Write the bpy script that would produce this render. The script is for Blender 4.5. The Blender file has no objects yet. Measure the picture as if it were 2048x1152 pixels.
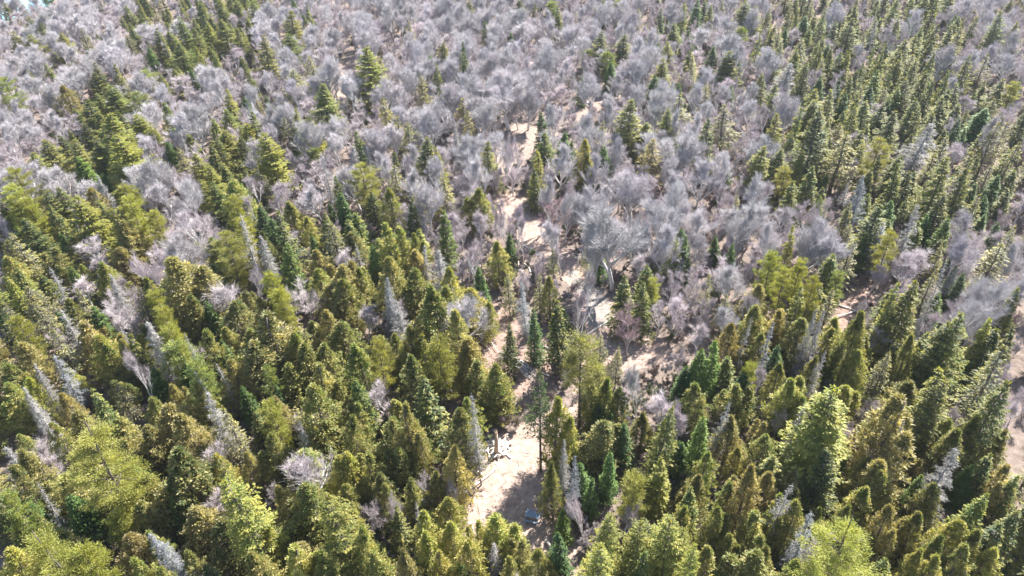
import bpy, bmesh, math, random
import numpy as np
from mathutils import Matrix, Vector

# ------------------------------------------------------------------ camera, sky, sun, exposure
scene = bpy.context.scene
FPX = 1420.0                      # focal length in photo pixels (photo 2048 x 1152)
CAM_H = 76.0
PITCH = math.radians(37.0)
ROLL = math.radians(-2.3)
fwd = np.array([0, math.cos(PITCH), -math.sin(PITCH)])
r0 = np.array([1.0, 0, 0]); u0 = np.array([0, math.sin(PITCH), math.cos(PITCH)])
cr = math.cos(ROLL) * r0 + math.sin(ROLL) * u0
cu = -math.sin(ROLL) * r0 + math.cos(ROLL) * u0
cam_data = bpy.data.cameras.new('camera')
cam = bpy.data.objects.new('camera', cam_data)
scene.collection.objects.link(cam)
cam.matrix_world = Matrix(((cr[0], cu[0], -fwd[0], 0), (cr[1], cu[1], -fwd[1], 0), (cr[2], cu[2], -fwd[2], CAM_H), (0, 0, 0, 1)))
cam_data.sensor_width = 36.0
cam_data.lens = FPX / 2048 * 36.0
cam_data.clip_start = 0.5
cam_data.clip_end = 5000
scene.camera = cam

SUN_EL = math.radians(47)
SUN_DX, SUN_DY = 0.62, 0.785       # towards the sun, on the ground plane
world = bpy.data.worlds.new('World'); scene.world = world; world.use_nodes = True
wn = world.node_tree; wn.nodes.clear()
wo = wn.nodes.new('ShaderNodeOutputWorld'); bg = wn.nodes.new('ShaderNodeBackground'); sk = wn.nodes.new('ShaderNodeTexSky')
sk.sky_type = 'NISHITA'; sk.sun_disc = False; sk.sun_elevation = SUN_EL
sk.sun_rotation = math.atan2(SUN_DX, SUN_DY)
sk.air_density = 1.0; sk.dust_density = 0.6; sk.ozone_density = 1.0
bg.inputs['Strength'].default_value = 0.08
wn.links.new(sk.outputs['Color'], bg.inputs['Color']); wn.links.new(bg.outputs[0], wo.inputs['Surface'])
sun_data = bpy.data.lights.new('sun', 'SUN'); sun = bpy.data.objects.new('sun', sun_data); scene.collection.objects.link(sun)
sun_data.energy = 5.0; sun_data.angle = math.radians(0.53); sun_data.color = (1.0, 0.965, 0.91)
sd = Vector((SUN_DX * math.cos(SUN_EL), SUN_DY * math.cos(SUN_EL), math.sin(SUN_EL)))
sun.rotation_euler = sd.to_track_quat('Z', 'Y').to_euler(); sun.location = (60, 80, 120)
scene.view_settings.view_transform = 'Standard'; scene.view_settings.look = 'None'
scene.view_settings.exposure = 1.85; scene.view_settings.gamma = 1.0
scene.view_settings.use_curve_mapping = False
scene.cycles.max_bounces = 6; scene.cycles.diffuse_bounces = 3; scene.cycles.transmission_bounces = 4
scene.cycles.transparent_max_bounces = 4
scene.render.film_transparent = False
HAZE = 0.00010

# ------------------------------------------------------------------ pixel <-> place
CAMP = np.array([0, 0, CAM_H])
def at(px, py, z=0.0):
    """the point at height z that the photo shows at pixel (px, py)"""
    d = fwd * FPX + cr * (px - 1024) - cu * (py - 576)
    t = (z - CAM_H) / d[2]
    return CAMP + d * t
def proj(p):
    v = np.asarray(p) - CAMP
    k = v @ fwd
    return 1024 + FPX * (v @ cr) / k, 576 - FPX * (v @ cu) / k, k

C = scene.collection
rng = np.random.default_rng(7)
rnd = random.Random(11)

# ------------------------------------------------------------------ materials
def nodes_of(name):
    m = bpy.data.materials.new(name); m.use_nodes = True
    nt = m.node_tree; nt.nodes.clear()
    out = nt.nodes.new('ShaderNodeOutputMaterial')
    return m, nt, out
def N(nt, typ, **kw):
    n = nt.nodes.new(typ)
    for k, v in kw.items(): setattr(n, k, v)
    return n
def mathn(nt, op, a, b=None):
    n = nt.nodes.new('ShaderNodeMath'); n.operation = op
    for i, v in enumerate((a, b)):
        if v is None: continue
        if hasattr(v, 'is_output'): nt.links.new(v, n.inputs[i])
        else: n.inputs[i].default_value = v
    return n.outputs[0]
def ramp(nt, fac, stops):
    n = nt.nodes.new('ShaderNodeValToRGB'); nt.links.new(fac, n.inputs[0])
    el = n.color_ramp.elements
    while len(el) < len(stops): el.new(0.5)
    for e, (p, c) in zip(el, stops): e.position = p; e.color = (*c, 1)
    return n.outputs[0]
def mixc(nt, f, a, b, typ='MIX'):
    n = nt.nodes.new('ShaderNodeMix'); n.data_type = 'RGBA'; n.blend_type = typ
    for s, v in ((n.inputs[0], f), (n.inputs[6], a), (n.inputs[7], b)):
        if hasattr(v, 'is_output'): nt.links.new(v, s)
        elif isinstance(v, (int, float)): s.default_value = v
        else: s.default_value = (*v, 1)
    return n.outputs[2]
def noise(nt, scale, detail=3, rough=0.55, coord='Object', dist=0.0):
    tc = nt.nodes.new('ShaderNodeTexCoord'); n = nt.nodes.new('ShaderNodeTexNoise')
    n.inputs['Scale'].default_value = scale; n.inputs['Detail'].default_value = detail
    n.inputs['Roughness'].default_value = rough; n.inputs['Distortion'].default_value = dist
    nt.links.new(tc.outputs[coord], n.inputs['Vector'])
    return n.outputs['Fac']

def foliage_material(name, tip, transl=0.35, rough=0.55):
    """leaf colour = the object's own colour, shifted spray by spray (attribute tint) towards the tip colour"""
    m, nt, out = nodes_of(name)
    oi = N(nt, 'ShaderNodeObjectInfo'); at_ = N(nt, 'ShaderNodeAttribute', attribute_name='tint')
    t = at_.outputs['Fac']
    nz = mathn(nt, 'MULTIPLY', mathn(nt, 'SUBTRACT', noise(nt, 0.75, 3), 0.5), 1.6)
    fc = nt.nodes.new('ShaderNodeClamp'); nt.links.new(mathn(nt, 'ADD', mathn(nt, 'MULTIPLY', t, 0.85), nz), fc.inputs[0])
    col = mixc(nt, fc.outputs[0], oi.outputs['Color'], tip)
    r2 = mathn(nt, 'ADD', mathn(nt, 'MULTIPLY', oi.outputs['Random'], 0.35), 0.83)
    val = mathn(nt, 'MULTIPLY', r2, mathn(nt, 'ADD', mathn(nt, 'MULTIPLY', noise(nt, 0.9, 2), 0.8), 0.6))
    hs = N(nt, 'ShaderNodeHueSaturation'); nt.links.new(col, hs.inputs['Color']); nt.links.new(val, hs.inputs['Value'])
    p = N(nt, 'ShaderNodeBsdfPrincipled'); nt.links.new(hs.outputs[0], p.inputs['Base Color']); p.inputs['Roughness'].default_value = rough
    p.inputs['Specular IOR Level'].default_value = 0.35
    tr = N(nt, 'ShaderNodeBsdfTranslucent')
    nt.links.new(mixc(nt, 1.0, hs.outputs[0], (1.7, 1.65, 0.75), 'MULTIPLY'), tr.inputs['Color'])
    mx = N(nt, 'ShaderNodeMixShader'); mx.inputs[0].default_value = transl
    nt.links.new(p.outputs[0], mx.inputs[1]); nt.links.new(tr.outputs[0], mx.inputs[2]); nt.links.new(mx.outputs[0], out.inputs[0])
    return m
def bark_material(name, a, b, scale=6.0, own=False, rough=0.85):
    m, nt, out = nodes_of(name)
    n1 = noise(nt, scale, 4, 0.65)
    col = ramp(nt, n1, [(0.35, a), (0.65, b)])
    if own:
        oi = N(nt, 'ShaderNodeObjectInfo'); col = mixc(nt, 1.0, col, oi.outputs['Color'], 'MULTIPLY')
    p = N(nt, 'ShaderNodeBsdfPrincipled'); nt.links.new(col, p.inputs['Base Color']); p.inputs['Roughness'].default_value = rough
    p.inputs['Specular IOR Level'].default_value = 0.25
    nt.links.new(p.outputs[0], out.inputs[0])
    return m
M = {
 'spruce': foliage_material('spruce_needles', (0.40, 0.35, 0.09), 0.36),
 'cedar': foliage_material('cedar_sprays', (0.50, 0.42, 0.19), 0.34),
 'pine': foliage_material('pine_needles', (0.32, 0.31, 0.085), 0.38),
 'fir': foliage_material('fir_needles', (0.15, 0.21, 0.05), 0.33),
 'bark': bark_material('conifer_bark', (0.10, 0.08, 0.065), (0.23, 0.19, 0.17), 5),
 'grey_bark': bark_material('grey_hardwood_bark', (0.52, 0.50, 0.49), (0.80, 0.78, 0.77), 4, own=True),
 'twig': bark_material('bare_twigs', (0.43, 0.405, 0.41), (0.66, 0.63, 0.635), 1.2, own=True),
 'silver': bark_material('silver_dead_wood', (0.30, 0.29, 0.28), (0.58, 0.57, 0.56), 3, own=True),
 'log': bark_material('bleached_log', (0.50, 0.45, 0.41), (0.74, 0.70, 0.66), 7, own=True),
}

# ------------------------------------------------------------------ mesh building
class MB:
    def __init__(s): s.v = []; s.f = []; s.t = []; s.n = 0
    def add(s, v, f, t=None):
        v = np.asarray(v, float).reshape(-1, 3); f = np.asarray(f, int).reshape(-1, 3)
        s.v.append(v); s.f.append(f + s.n); s.n += len(v)
        s.t.append(np.zeros(len(v)) if t is None else np.asarray(t, float))
    def tube(s, pts, rad, k=6):
        pts = np.asarray(pts, float); n = len(pts)
        ring = []
        for i in range(n):
            d = pts[min(i + 1, n - 1)] - pts[max(i - 1, 0)]; d = d / (np.linalg.norm(d) + 1e-9)
            a = np.cross(d, (0.31, 0.95, 0.05)); a /= np.linalg.norm(a) + 1e-9; b = np.cross(d, a)
            th = np.arange(k) * 2 * math.pi / k
            ring.append(pts[i] + rad[i] * (np.cos(th)[:, None] * a + np.sin(th)[:, None] * b))
        v = np.concatenate(ring + [pts[:1], pts[-1:]]); f = []
        for i in range(n - 1):
            for j in range(k):
                a, b = i * k + j, i * k + (j + 1) % k
                f += [(a, b, b + k), (a, b + k, a + k)]
        for j in range(k):
            f.append((n * k, (j + 1) % k, j)); f.append((n * k + 1, (n - 1) * k + j, (n - 1) * k + (j + 1) % k))
        s.add(v, f)
    def spikes(s, P, Q, r, rt=0.25):
        """thin tapering three-sided rods from P to Q"""
        P = np.asarray(P); Q = np.asarray(Q); n = len(P)
        if n == 0: return
        r = np.broadcast_to(np.asarray(r, float), (n,))[:, None]
        d = Q - P; d /= np.linalg.norm(d, axis=1, keepdims=True) + 1e-9
        a = np.cross(d, np.array([0.2, 0.3, 0.93])); a /= np.linalg.norm(a, axis=1, keepdims=True) + 1e-9
        b = np.cross(d, a)
        c = [(math.cos(x), math.sin(x)) for x in (0, 2.094, 4.189)]
        v = np.stack([P + r * (x * a + y * b) for x, y in c] + [Q + rt * r * (x * a + y * b) for x, y in c], 1)
        f0 = np.array([(0, 1, 4), (0, 4, 3), (1, 2, 5), (1, 5, 4), (2, 0, 3), (2, 3, 5)])
        f = (np.arange(n)[:, None, None] * 6 + f0[None]).reshape(-1, 3)
        s.add(v.reshape(-1, 3), f)
    def sprays(s, P, D, W, L, Wd, tint, bend=0.25):
        """folded leaf sprays: start P, direction D, width direction W, length L, width Wd"""
        P = np.asarray(P); n = len(P)
        D = D / (np.linalg.norm(D, axis=1, keepdims=True) + 1e-9)
        W = W - (W * D).sum(1, keepdims=True) * D; W /= np.linalg.norm(W, axis=1, keepdims=True) + 1e-9
        U = np.cross(D, W)
        L = np.broadcast_to(L, (n,))[:, None]; Wd = np.broadcast_to(Wd, (n,))[:, None]
        mid = P + D * L * 0.45
        v = np.stack([P, mid + W * Wd * 0.5 - U * Wd * bend, P + D * L, mid - W * Wd * 0.5 - U * Wd * bend], 1)
        f0 = np.array([(0, 1, 2), (0, 2, 3)])
        f = (np.arange(n)[:, None, None] * 4 + f0[None]).reshape(-1, 3)
        s.add(v.reshape(-1, 3), f, np.repeat(tint, 4))
    def mesh(s, name, mat):
        v = np.concatenate(s.v); f = np.concatenate(s.f); t = np.concatenate(s.t)
        me = bpy.data.meshes.new(name)
        me.vertices.add(len(v)); me.vertices.foreach_set('co', v.astype(np.float32).ravel())
        me.loops.add(f.size); me.loops.foreach_set('vertex_index', f.astype(np.int32).ravel())
        me.polygons.add(len(f)); me.polygons.foreach_set('loop_start', (np.arange(len(f)) * 3).astype(np.int32))
        at_ = me.attributes.new('tint', 'FLOAT', 'POINT'); at_.data.foreach_set('value', t.astype(np.float32))
        me.materials.append(mat); me.update(calc_edges=True)
        return me

def rv(n, s=1.0): return rng.normal(0, s, (n, 3))

# ---- every kind is modelled at a height of 10 and a crown radius of about 2
def trunk_mesh(name, mat, h=10.0, r=0.16, wob=0.05, top=1.0, snags=26, sn0=0.12, sn1=0.6):
    b = MB(); n = 9
    z = np.linspace(-0.15, h * top, n)
    x = np.cumsum(rng.normal(0, wob, n)); y = np.cumsum(rng.normal(0, wob, n)); x -= x[0]; y -= y[0]
    b.tube(np.c_[x, y, z], r * np.linspace(1.15, 0.16, n) ** 1.0, 7)
    zz = rng.uniform(sn0 * h, sn1 * h, snags); a = rng.uniform(0, 6.28, snags); L = rng.uniform(0.3, 1.1, snags)
    P = np.c_[np.interp(zz, z, x), np.interp(zz, z, y), zz]
    b.spikes(P, P + np.c_[np.cos(a) * L, np.sin(a) * L, rng.normal(-0.05, 0.15, snags)], 0.022)
    return b.mesh(name, mat), (z, x, y)

def spruce_meshes(i, R=2.0, base=0.12, dens=1.0, droop=0.25, gap=0.1, power=0.98, mat='spruce', tipbias=0.5, thin=1.0, leaf=1.0):
    tm, (tz, tx, ty) = trunk_mesh('trunk', M['bark'])
    b = MB(); z = 10 * base; br_P = []; br_Q = []
    lop = rng.uniform(0, 6.28)
    while z < 9.85:
        t = (z / 10 - base) / (1 - base)
        rad = R * (1 - t) ** power + 0.05; ts = 1.0 if t < .7 else 1 - (t - .7) * 1.5
        nb = int(rng.integers(6, 9) * (0.75 if t > .8 else 1.0) + 1)
        a0 = rng.uniform(0, 6.28)
        for k in range(nb):
            if rng.random() < gap: continue
            a = a0 + k * 6.283 / nb + rng.normal(0, 0.22)
            L = rad * rng.choice([rng.uniform(0.45, 0.85), rng.uniform(0.8, 1.25)], p=[.4, .6]) * (1 + 0.16 * math.cos(a - lop))
            zb = z + rng.normal(0, 0.12)
            o = np.array([np.interp(zb, tz, tx), np.interp(zb, tz, ty), zb])
            dr = np.array([math.cos(a), math.sin(a), 0]); sd_ = np.array([-math.sin(a), math.cos(a), 0])
            up0 = 0.35 * t - droop * (1 - t) * 0.4
            npt = max(4, int((7 + 17 * L / 2.0) * dens))
            u = rng.uniform(0.12, 1, npt) ** 0.75
            zc = up0 * u * L - droop * (u ** 2) * L * (1 - 0.6 * t) + 0.16 * L * u ** 4
            side = rng.choice([-1, 1], npt)
            spread = 0.30 * L * np.sin(np.clip(u, 0, 1) * 2.6) * rng.uniform(0, 1, npt)
            P = o + dr * (u * L)[:, None] + sd_ * (side * spread)[:, None]; P[:, 2] += zc - spread * 0.25
            D = dr * 0.75 + sd_ * (side * rng.uniform(0.2, 1.1, npt))[:, None] + np.array([0, 0, 1]) * rng.normal(-0.22, 0.22, npt)[:, None]
            W = np.cross(D, [0, 0, 1.0]) + rv(npt, 0.45)
            tint = np.clip(rng.normal(tipbias * u, 0.22), 0, 1)
            b.sprays(P, D, W, rng.uniform(0.24, 0.50, npt) * ts * leaf, rng.uniform(0.10, 0.22, npt) * thin * ts * leaf, tint)
            e = o + dr * L * 0.9; e[2] += zc.mean() if npt else 0
            br_P.append(o); br_Q.append(e)
        z += rng.uniform(0.34, 0.62) * (1.0 if t < 0.75 else 0.6)
    n = 16; P = np.tile([tx[-1], ty[-1], 9.6], (n, 1)) + rv(n, 0.05)
    b.sprays(P, rv(n, 0.35) + [0, 0, 1.0], rv(n), rng.uniform(.3, .6, n), 0.12, np.full(n, tipbias))
    cm = b.mesh('crown', M[mat])
    bb = MB(); bb.spikes(np.array(br_P), np.array(br_Q), 0.03); bm_ = bb.mesh('branches', M['bark'])
    return [('trunk', tm), ('branches', bm_), ('crown', cm)]

def cedar_meshes(i, R=1.75, base=0.05, n_br=520, ragged=0.14, leaders=((0, 0, 1.0, 1.0),), point=1.0):
    """an arborvitae: one or more cone-shaped leaders of short upswept fans; leaders = (offset x, offset y, height, radius)"""
    tm, (tz, tx, ty) = trunk_mesh('trunk', M['bark'], r=0.17, snags=12)
    b = MB(); br_P = []; br_Q = []
    wsum = sum(l[2] * l[3] for l in leaders)
    for (ox, oy, hh, rs) in leaders:
        ph = rng.uniform(0, 6.28, 5); tipc = rng.uniform(0.15, 0.4)
        for k in range(int(n_br * hh * rs / wsum * (1 if len(leaders) == 1 else 1.25))):
            t = rng.uniform(0, 1) ** 0.9
            z = 10 * hh * (base + (1 - base) * t)
            prof = (min(1, t / 0.16) ** 0.6) * (1 - t ** 1.75) ** point + 0.02
            a = rng.uniform(0, 6.283)
            lob = 1 + ragged * math.sin(3 * a + ph[0] + 4 * t) + ragged * math.sin(5 * a + ph[1] - 9 * t) + .5 * ragged * math.sin(14 * t + ph[2] + a)
            rr = R * rs * prof * lob * (rng.uniform(0.45, 1.0) if rng.random() < .7 else rng.uniform(.9, 1.3))
            cx = ox * min(1, 2 * t) + np.interp(z, tz, tx); cy = oy * min(1, 2 * t) + np.interp(z, tz, ty)
            c = np.array([math.cos(a) * rr + cx, math.sin(a) * rr + cy, z - 0.18 * rr])
            out = np.array([math.cos(a), math.sin(a), 0])
            m = rng.integers(14, 26); sz = rng.uniform(0.13, 0.34) * (1 if t < .8 else .65)
            q = rv(m); q /= np.linalg.norm(q, axis=1, keepdims=True); q *= rng.uniform(0.2, 1, m)[:, None] * sz * [1, 1, 1.4]
            D = q / sz * 0.5 + out * 0.55 + [0, 0, 0.6] + rv(m, 0.35)
            Wv = np.cross(D, out * 0.6 + [0, 0, 0.8] + rv(m, 0.5))
            ct = np.clip(rng.normal(tipc, 0.28), 0, 1)
            b.sprays(c + q, D, Wv, rng.uniform(0.12, 0.28, m), rng.uniform(0.06, 0.13, m), np.clip(rng.normal(ct, 0.25, m) + (q[:, 2] > 0) * 0.1, 0, 1))
            if k % 4 == 0: br_P.append([cx, cy, z - 0.5 * rr - .1]); br_Q.append(c)
        if ox or oy: br_P.append([0, 0, .3]); br_Q.append([ox, oy, 9 * hh])
    cm = b.mesh('crown', M['cedar'])
    bb = MB(); bb.spikes(np.array(br_P), np.array(br_Q), 0.025)
    return [('trunk', tm), ('branches', bb.mesh('branches', M['bark'])), ('crown', cm)]

def pine_meshes(i, R=2.4, base=0.35, levels=12, plate=1.0, dens=1.0, leaf=1.0):
    tm, (tz, tx, ty) = trunk_mesh('trunk', M['bark'], r=0.2, snags=18)
    b = MB(); br_P = []; br_Q = []; bb = MB()
    for l in range(levels):
        t = (l + rng.uniform(-0.2, 0.3)) / levels; t = min(max(t, 0), 0.97)
        z = 10 * (base + (0.97 - base) * t)
        prof = math.sin(math.pi * min(1, 0.30 + 0.72 * t)) ** 0.8 if t > 0.3 else 0.75 + 0.8 * t
        nb = rng.integers(4, 7); a0 = rng.uniform(0, 6.28)
        for k in range(nb):
            a = a0 + k * 6.283 / nb + rng.normal(0, 0.3); L = R * prof * rng.uniform(0.45, 1.3) + 0.15
            o = np.array([np.interp(z, tz, tx), np.interp(z, tz, ty), z])
            dr = np.array([math.cos(a), math.sin(a), 0]); sd_ = np.array([-math.sin(a), math.cos(a), 0])
            rise = rng.uniform(0.0, 0.25) + 0.35 * t
            end = o + dr * L + [0, 0, rise * L]
            bb.tube([o, o + dr * L * .5 + [0, 0, rise * L * .35], end], [0.05, 0.03, 0.012], 4)
            nc = max(3, int((4 + 5 * L / 2) * dens))
            for c in range(nc):
                u = rng.uniform(0.3, 1.05); s_ = rng.normal(0, 0.22) * L * (0.4 + 0.6 * u)
                cc = o + dr * L * u + sd_ * s_; cc[2] += rise * L * u ** 1.5 + rng.normal(0, 0.06)
                m = int(rng.integers(20, 32) / leaf ** 1.5)
                q = rv(m) * [0.24, 0.24, 0.06] * plate
                D = q * 1.2 + dr * 0.9 + [0, 0, 0.25] + rv(m, 0.25)
                ct = np.clip(rng.normal(0.45, 0.2), 0, 1)
                b.sprays(cc + q, D, np.cross(D, [0, 0, 1.0] + rv(m, .35)), rng.uniform(0.20, 0.40, m) * leaf, rng.uniform(0.06, 0.13, m) * leaf, np.clip(rng.normal(ct, .2, m), 0, 1))
    return [('trunk', tm), ('branches', bb.mesh('branches', M['bark'])), ('crown', b.mesh('crown', M['pine']))]

def bare_meshes(i, R=2.6, fork=0.32, stems=1, nprim=8, spread=1.0, twig_r=0.011, thick=1.0, fine=1.0, barkmat='grey_bark', trunk_r=0.17, upr=1.0):
    tb = MB(); wb = MB()
    def poly(o, d, L, n, curl, wob):
        pts = [o]; d = d / np.linalg.norm(d)
        for k in range(n):
            d = d + np.array([0, 0, curl]) + rng.normal(0, wob, 3); d /= np.linalg.norm(d)
            pts.append(pts[-1] + d * L / n)
        return np.array(pts), d
    tw_o = []; tw_d = []; tw_L = []
    def grow(o, d, L, r, lev):
        n = 4 if lev < 2 else 3
        pts, de = poly(o, d, L, n, (0.10 if lev == 0 else 0.07) * upr, 0.10 + 0.05 * lev)
        rr = r * np.linspace(1, 0.35, n + 1)
        if lev < 2: tb.tube(pts, rr, 5 if lev == 0 else 4)
        else: wb.spikes(pts[:-1], pts[1:], rr[:-1], 0.75)
        if lev == 3: return
        nc = [6, 5, 5][lev] + (1 if thick > 1 else 0)
        for c in range(nc):
            u = rng.uniform(0.25, 1.0) * n; k = min(int(u), n - 1); p = pts[k] + (pts[k + 1] - pts[k]) * (u - k)
            dd = pts[k + 1] - pts[k]; dd /= np.linalg.norm(dd)
            q = rng.normal(0, 1, 3); q -= q @ dd * dd; q /= np.linalg.norm(q) + 1e-9
            nd = dd * 0.9 + q * rng.uniform(0.35, 0.72) + np.array([0, 0, 0.22 * upr])
            LL = L * rng.uniform(0.38, 0.6) * (1.15 - 0.4 * u / n)
            if lev < 2: grow(p, nd, LL, rr[k] * 0.5, lev + 1)
            else: tw_o.append(p); tw_d.append(nd); tw_L.append(max(LL, 0.35))
        tw_o.append(pts[-1]); tw_d.append(de); tw_L.append(0.5)
    for s_ in range(stems):
        a = rng.uniform(0, 6.28); lean = 0.0 if stems == 1 else rng.uniform(0.12, 0.35)
        d = np.array([math.cos(a) * lean, math.sin(a) * lean, 1.0])
        h = 8.2; pts, _ = poly(np.array([math.cos(a), math.sin(a), 0]) * (0.12 if stems > 1 else 0) - [0, 0, .15], d, h, 7, 0.02, 0.035)
        tr = trunk_r * (1 if stems == 1 else 0.7)
        tb.tube(pts, tr * np.linspace(1.1, 0.2, 8), 7)
        zmin = fork * 7
        for k in range(int(nprim / stems ** 0.6 + 0.5)):
            u = rng.uniform(zmin, 6.6); kk = min(int(u), 6); p = pts[kk] + (pts[kk + 1] - pts[kk]) * (u - kk)
            a2 = k * 2.4 + rng.normal(0, 0.3); tt = (u - zmin) / (6.6 - zmin)
            el = (1.15 + 0.9 * tt) * upr
            L = R * spread * (2.1 - 1.15 * tt) * rng.uniform(0.8, 1.2)
            grow(p, np.array([math.cos(a2), math.sin(a2), el]), L, tr * thick * (0.72 - 0.28 * tt), 0)
        grow(pts[-1], np.array([0, 0, 1.0]), 1.9, tr * 0.22, 1)
    o = np.array(tw_o); d = np.array(tw_d); L = np.array(tw_L); n = len(o)
    d /= np.linalg.norm(d, axis=1, keepdims=True)
    wb.spikes(o, o + d * L[:, None], twig_r * 1.4, 0.4)
    for r_ in range(int(3 * fine)):
        u = rng.uniform(0.2, 1, n)[:, None]; dd = d * 0.9 + rv(n, 0.32) + [0, 0, 0.2]; dd /= np.linalg.norm(dd, axis=1, keepdims=True)
        p = o + d * L[:, None] * u
        wb.spikes(p, p + dd * rng.uniform(0.3, 0.8, n)[:, None], twig_r, 0.4)
    return [('trunk', tb.mesh('trunk', M[barkmat])), ('twigs', wb.mesh('twigs', M['twig']))]

def dead_meshes(i, R=1.5, dens=1.0, power=0.9, droop=0.2, gapd=.2):
    tb = MB(); n = 9; z = np.linspace(-.15, 10, n); x = np.cumsum(rng.normal(0, .04, n)); y = np.cumsum(rng.normal(0, .04, n))
    tb.tube(np.c_[x, y, z], 0.14 * np.linspace(1.1, .12, n), 6)
    b = MB(); zz = 1.2
    while zz < 9.8:
        t = (zz - 1.2) / 8.6; nb = rng.integers(4, 8); a0 = rng.uniform(0, 6.28)
        for k in range(nb):
            if rng.random() < gapd: continue
            a = a0 + k * 6.283 / nb + rng.normal(0, .25); L = (R * (1 - t) ** power + .12) * rng.uniform(.35, 1.3)
            o = np.array([np.interp(zz, z, x), np.interp(zz, z, y), zz]); dr = np.array([math.cos(a), math.sin(a), 0]); sd_ = np.array([-dr[1], dr[0], 0])
            e = o + dr * L + [0, 0, -droop * L * (1 - t) + .1 * L * t]; mid = (o + e) / 2 + [0, 0, -.05 * L]
            b.spikes([o, mid], [mid, e], [0.028, 0.02], 0.7)
            m = int((5 + 6 * L) * dens); u = rng.uniform(.15, 1, m)[:, None]; p = o + (e - o) * u
            s_ = rng.choice([-1, 1], m)[:, None]
            q = p + dr * .2 * L * .5 + sd_ * s_ * rng.uniform(.1, .4, m)[:, None] * L * .8 + [0, 0, -.08] + rv(m, .05)
            b.spikes(p, q, 0.013, .5)
            m2 = m * 2; k2 = rng.integers(0, m, m2); p2 = p[k2] + (q[k2] - p[k2]) * rng.uniform(.2, 1, m2)[:, None]
            b.spikes(p2, p2 + dr * .13 + rv(m2, .09) - [0, 0, .05], 0.010, .5)
        zz += rng.uniform(.22, .40)
    return [('trunk', tb.mesh('trunk', M['silver'])), ('branches', b.mesh('branches', M['silver']))]

PROTO_SEEDED = True
PROTO = {
 'S': [spruce_meshes(i, R=r, droop=d, gap=g, dens=1.35) for i, (r, d, g) in enumerate([(2.0, .25, .08), (2.1, .35, .10), (1.9, .2, .12), (2.2, .3, .15), (2.0, .4, .08), (1.8, .3, .18), (2.2, .15, .12), (2.0, .45, .2)])],
 'G': [spruce_meshes(i, R=2.0, droop=.3, gap=.28, dens=.8, base=.2, thin=.8) for i in range(4)],
 'F': [spruce_meshes(i, R=1.9, droop=.02, gap=.04, dens=1.45, power=.9, mat='fir', base=.06, tipbias=.6) for i in range(4)],
 'H': [spruce_meshes(i, R=2.0, droop=.12, gap=.2, dens=3.6, power=.55, mat='spruce', base=.2, tipbias=.65, leaf=.58) for i in range(3)],
 'C': [cedar_meshes(0, ragged=.10), cedar_meshes(1, ragged=.2, point=1.3), cedar_meshes(2, ragged=.16, leaders=((0, 0, 1, .8), (1.1, .5, .8, .65)), point=.9), cedar_meshes(3, ragged=.2, leaders=((.3, 0, 1, .7), (-.9, .7, .86, .6), (.1, -1.1, .72, .6))), cedar_meshes(4, ragged=.12, point=.75), cedar_meshes(5, ragged=.28, point=1.1, n_br=400), cedar_meshes(6, ragged=.2, leaders=((0, 0, 1, .95), (-1.0, -.6, .62, .7)))],
 'X': [spruce_meshes(i, R=2.0, droop=.2, gap=.1, dens=3.4, power=.85, leaf=.58) for i in range(3)],
 'Q': [pine_meshes(i, levels=l, dens=1.15, R=2.3, base=.25, leaf=.62) for i, l in enumerate([7, 8, 7])],
 'P': [pine_meshes(i, levels=l, dens=1.15, R=2.3, base=.3) for i, l in enumerate([8, 9, 8])],
 'B': [bare_meshes(i, R=r, spread=1.0, nprim=n, fork=f, twig_r=.0105, fine=.7) for i, (r, n, f) in enumerate([(2.0, 12, .16), (2.2, 11, .2), (2.0, 13, .25), (2.1, 11, .14), (2.3, 12, .22)])],
 'K': [bare_meshes(i, R=2.2, nprim=15, fork=f, twig_r=.0095, fine=.35, trunk_r=.2, thick=1.25) for i, f in enumerate([.2, .28, .16])],
 'M': [bare_meshes(i, R=1.7, nprim=10, fork=.2, stems=st, twig_r=.009, fine=.5, trunk_r=.12, upr=1.2) for i, st in enumerate([1, 1, 3, 2, 1])],
 'W': [bare_meshes(i, R=1.9, nprim=8, fork=.38, stems=st, twig_r=.009, trunk_r=.16, upr=1.2, fine=.4) for i, st in enumerate([1, 2, 1])],
 'D': [dead_meshes(i, R=r, dens=dn, gapd=g_) for i, (r, dn, g_) in enumerate([(1.7, 1.7, .12), (1.5, 1.5, .2), (1.8, 1.0, .3), (1.5, .7, .35)])],
 'T': [pine_meshes(0, R=1.8, base=.52, levels=8, dens=.9, leaf=.7), spruce_meshes(0, R=2.0, base=.45, droop=.15, gap=.34, dens=1.7, power=.7, mat='fir', leaf=.62)],
 'U': [bare_meshes(i, R=1.3, nprim=9, fork=.05, stems=5, twig_r=.02, trunk_r=.06, fine=.7) for i in range(2)],
}
PROTO_R = {'S': 2.2, 'G': 2.2, 'F': 2.1, 'H': 2.2, 'C': 1.95, 'P': 2.6, 'B': 3.6, 'M': 2.9, 'W': 2.9, 'D': 1.6, 'T': 2.2}

# measured crown size of every prototype, for scaling
def proto_radius(parts):
    me = parts[-1][1]; co = np.empty(len(me.vertices) * 3, np.float32); me.vertices.foreach_get('co', co); co = co.reshape(-1, 3)
    return float(np.percentile(np.hypot(co[:, 0], co[:, 1]), 97)), float(co[:, 2].max())
PR = {k: [proto_radius(p) for p in v] for k, v in PROTO.items()}

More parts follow.
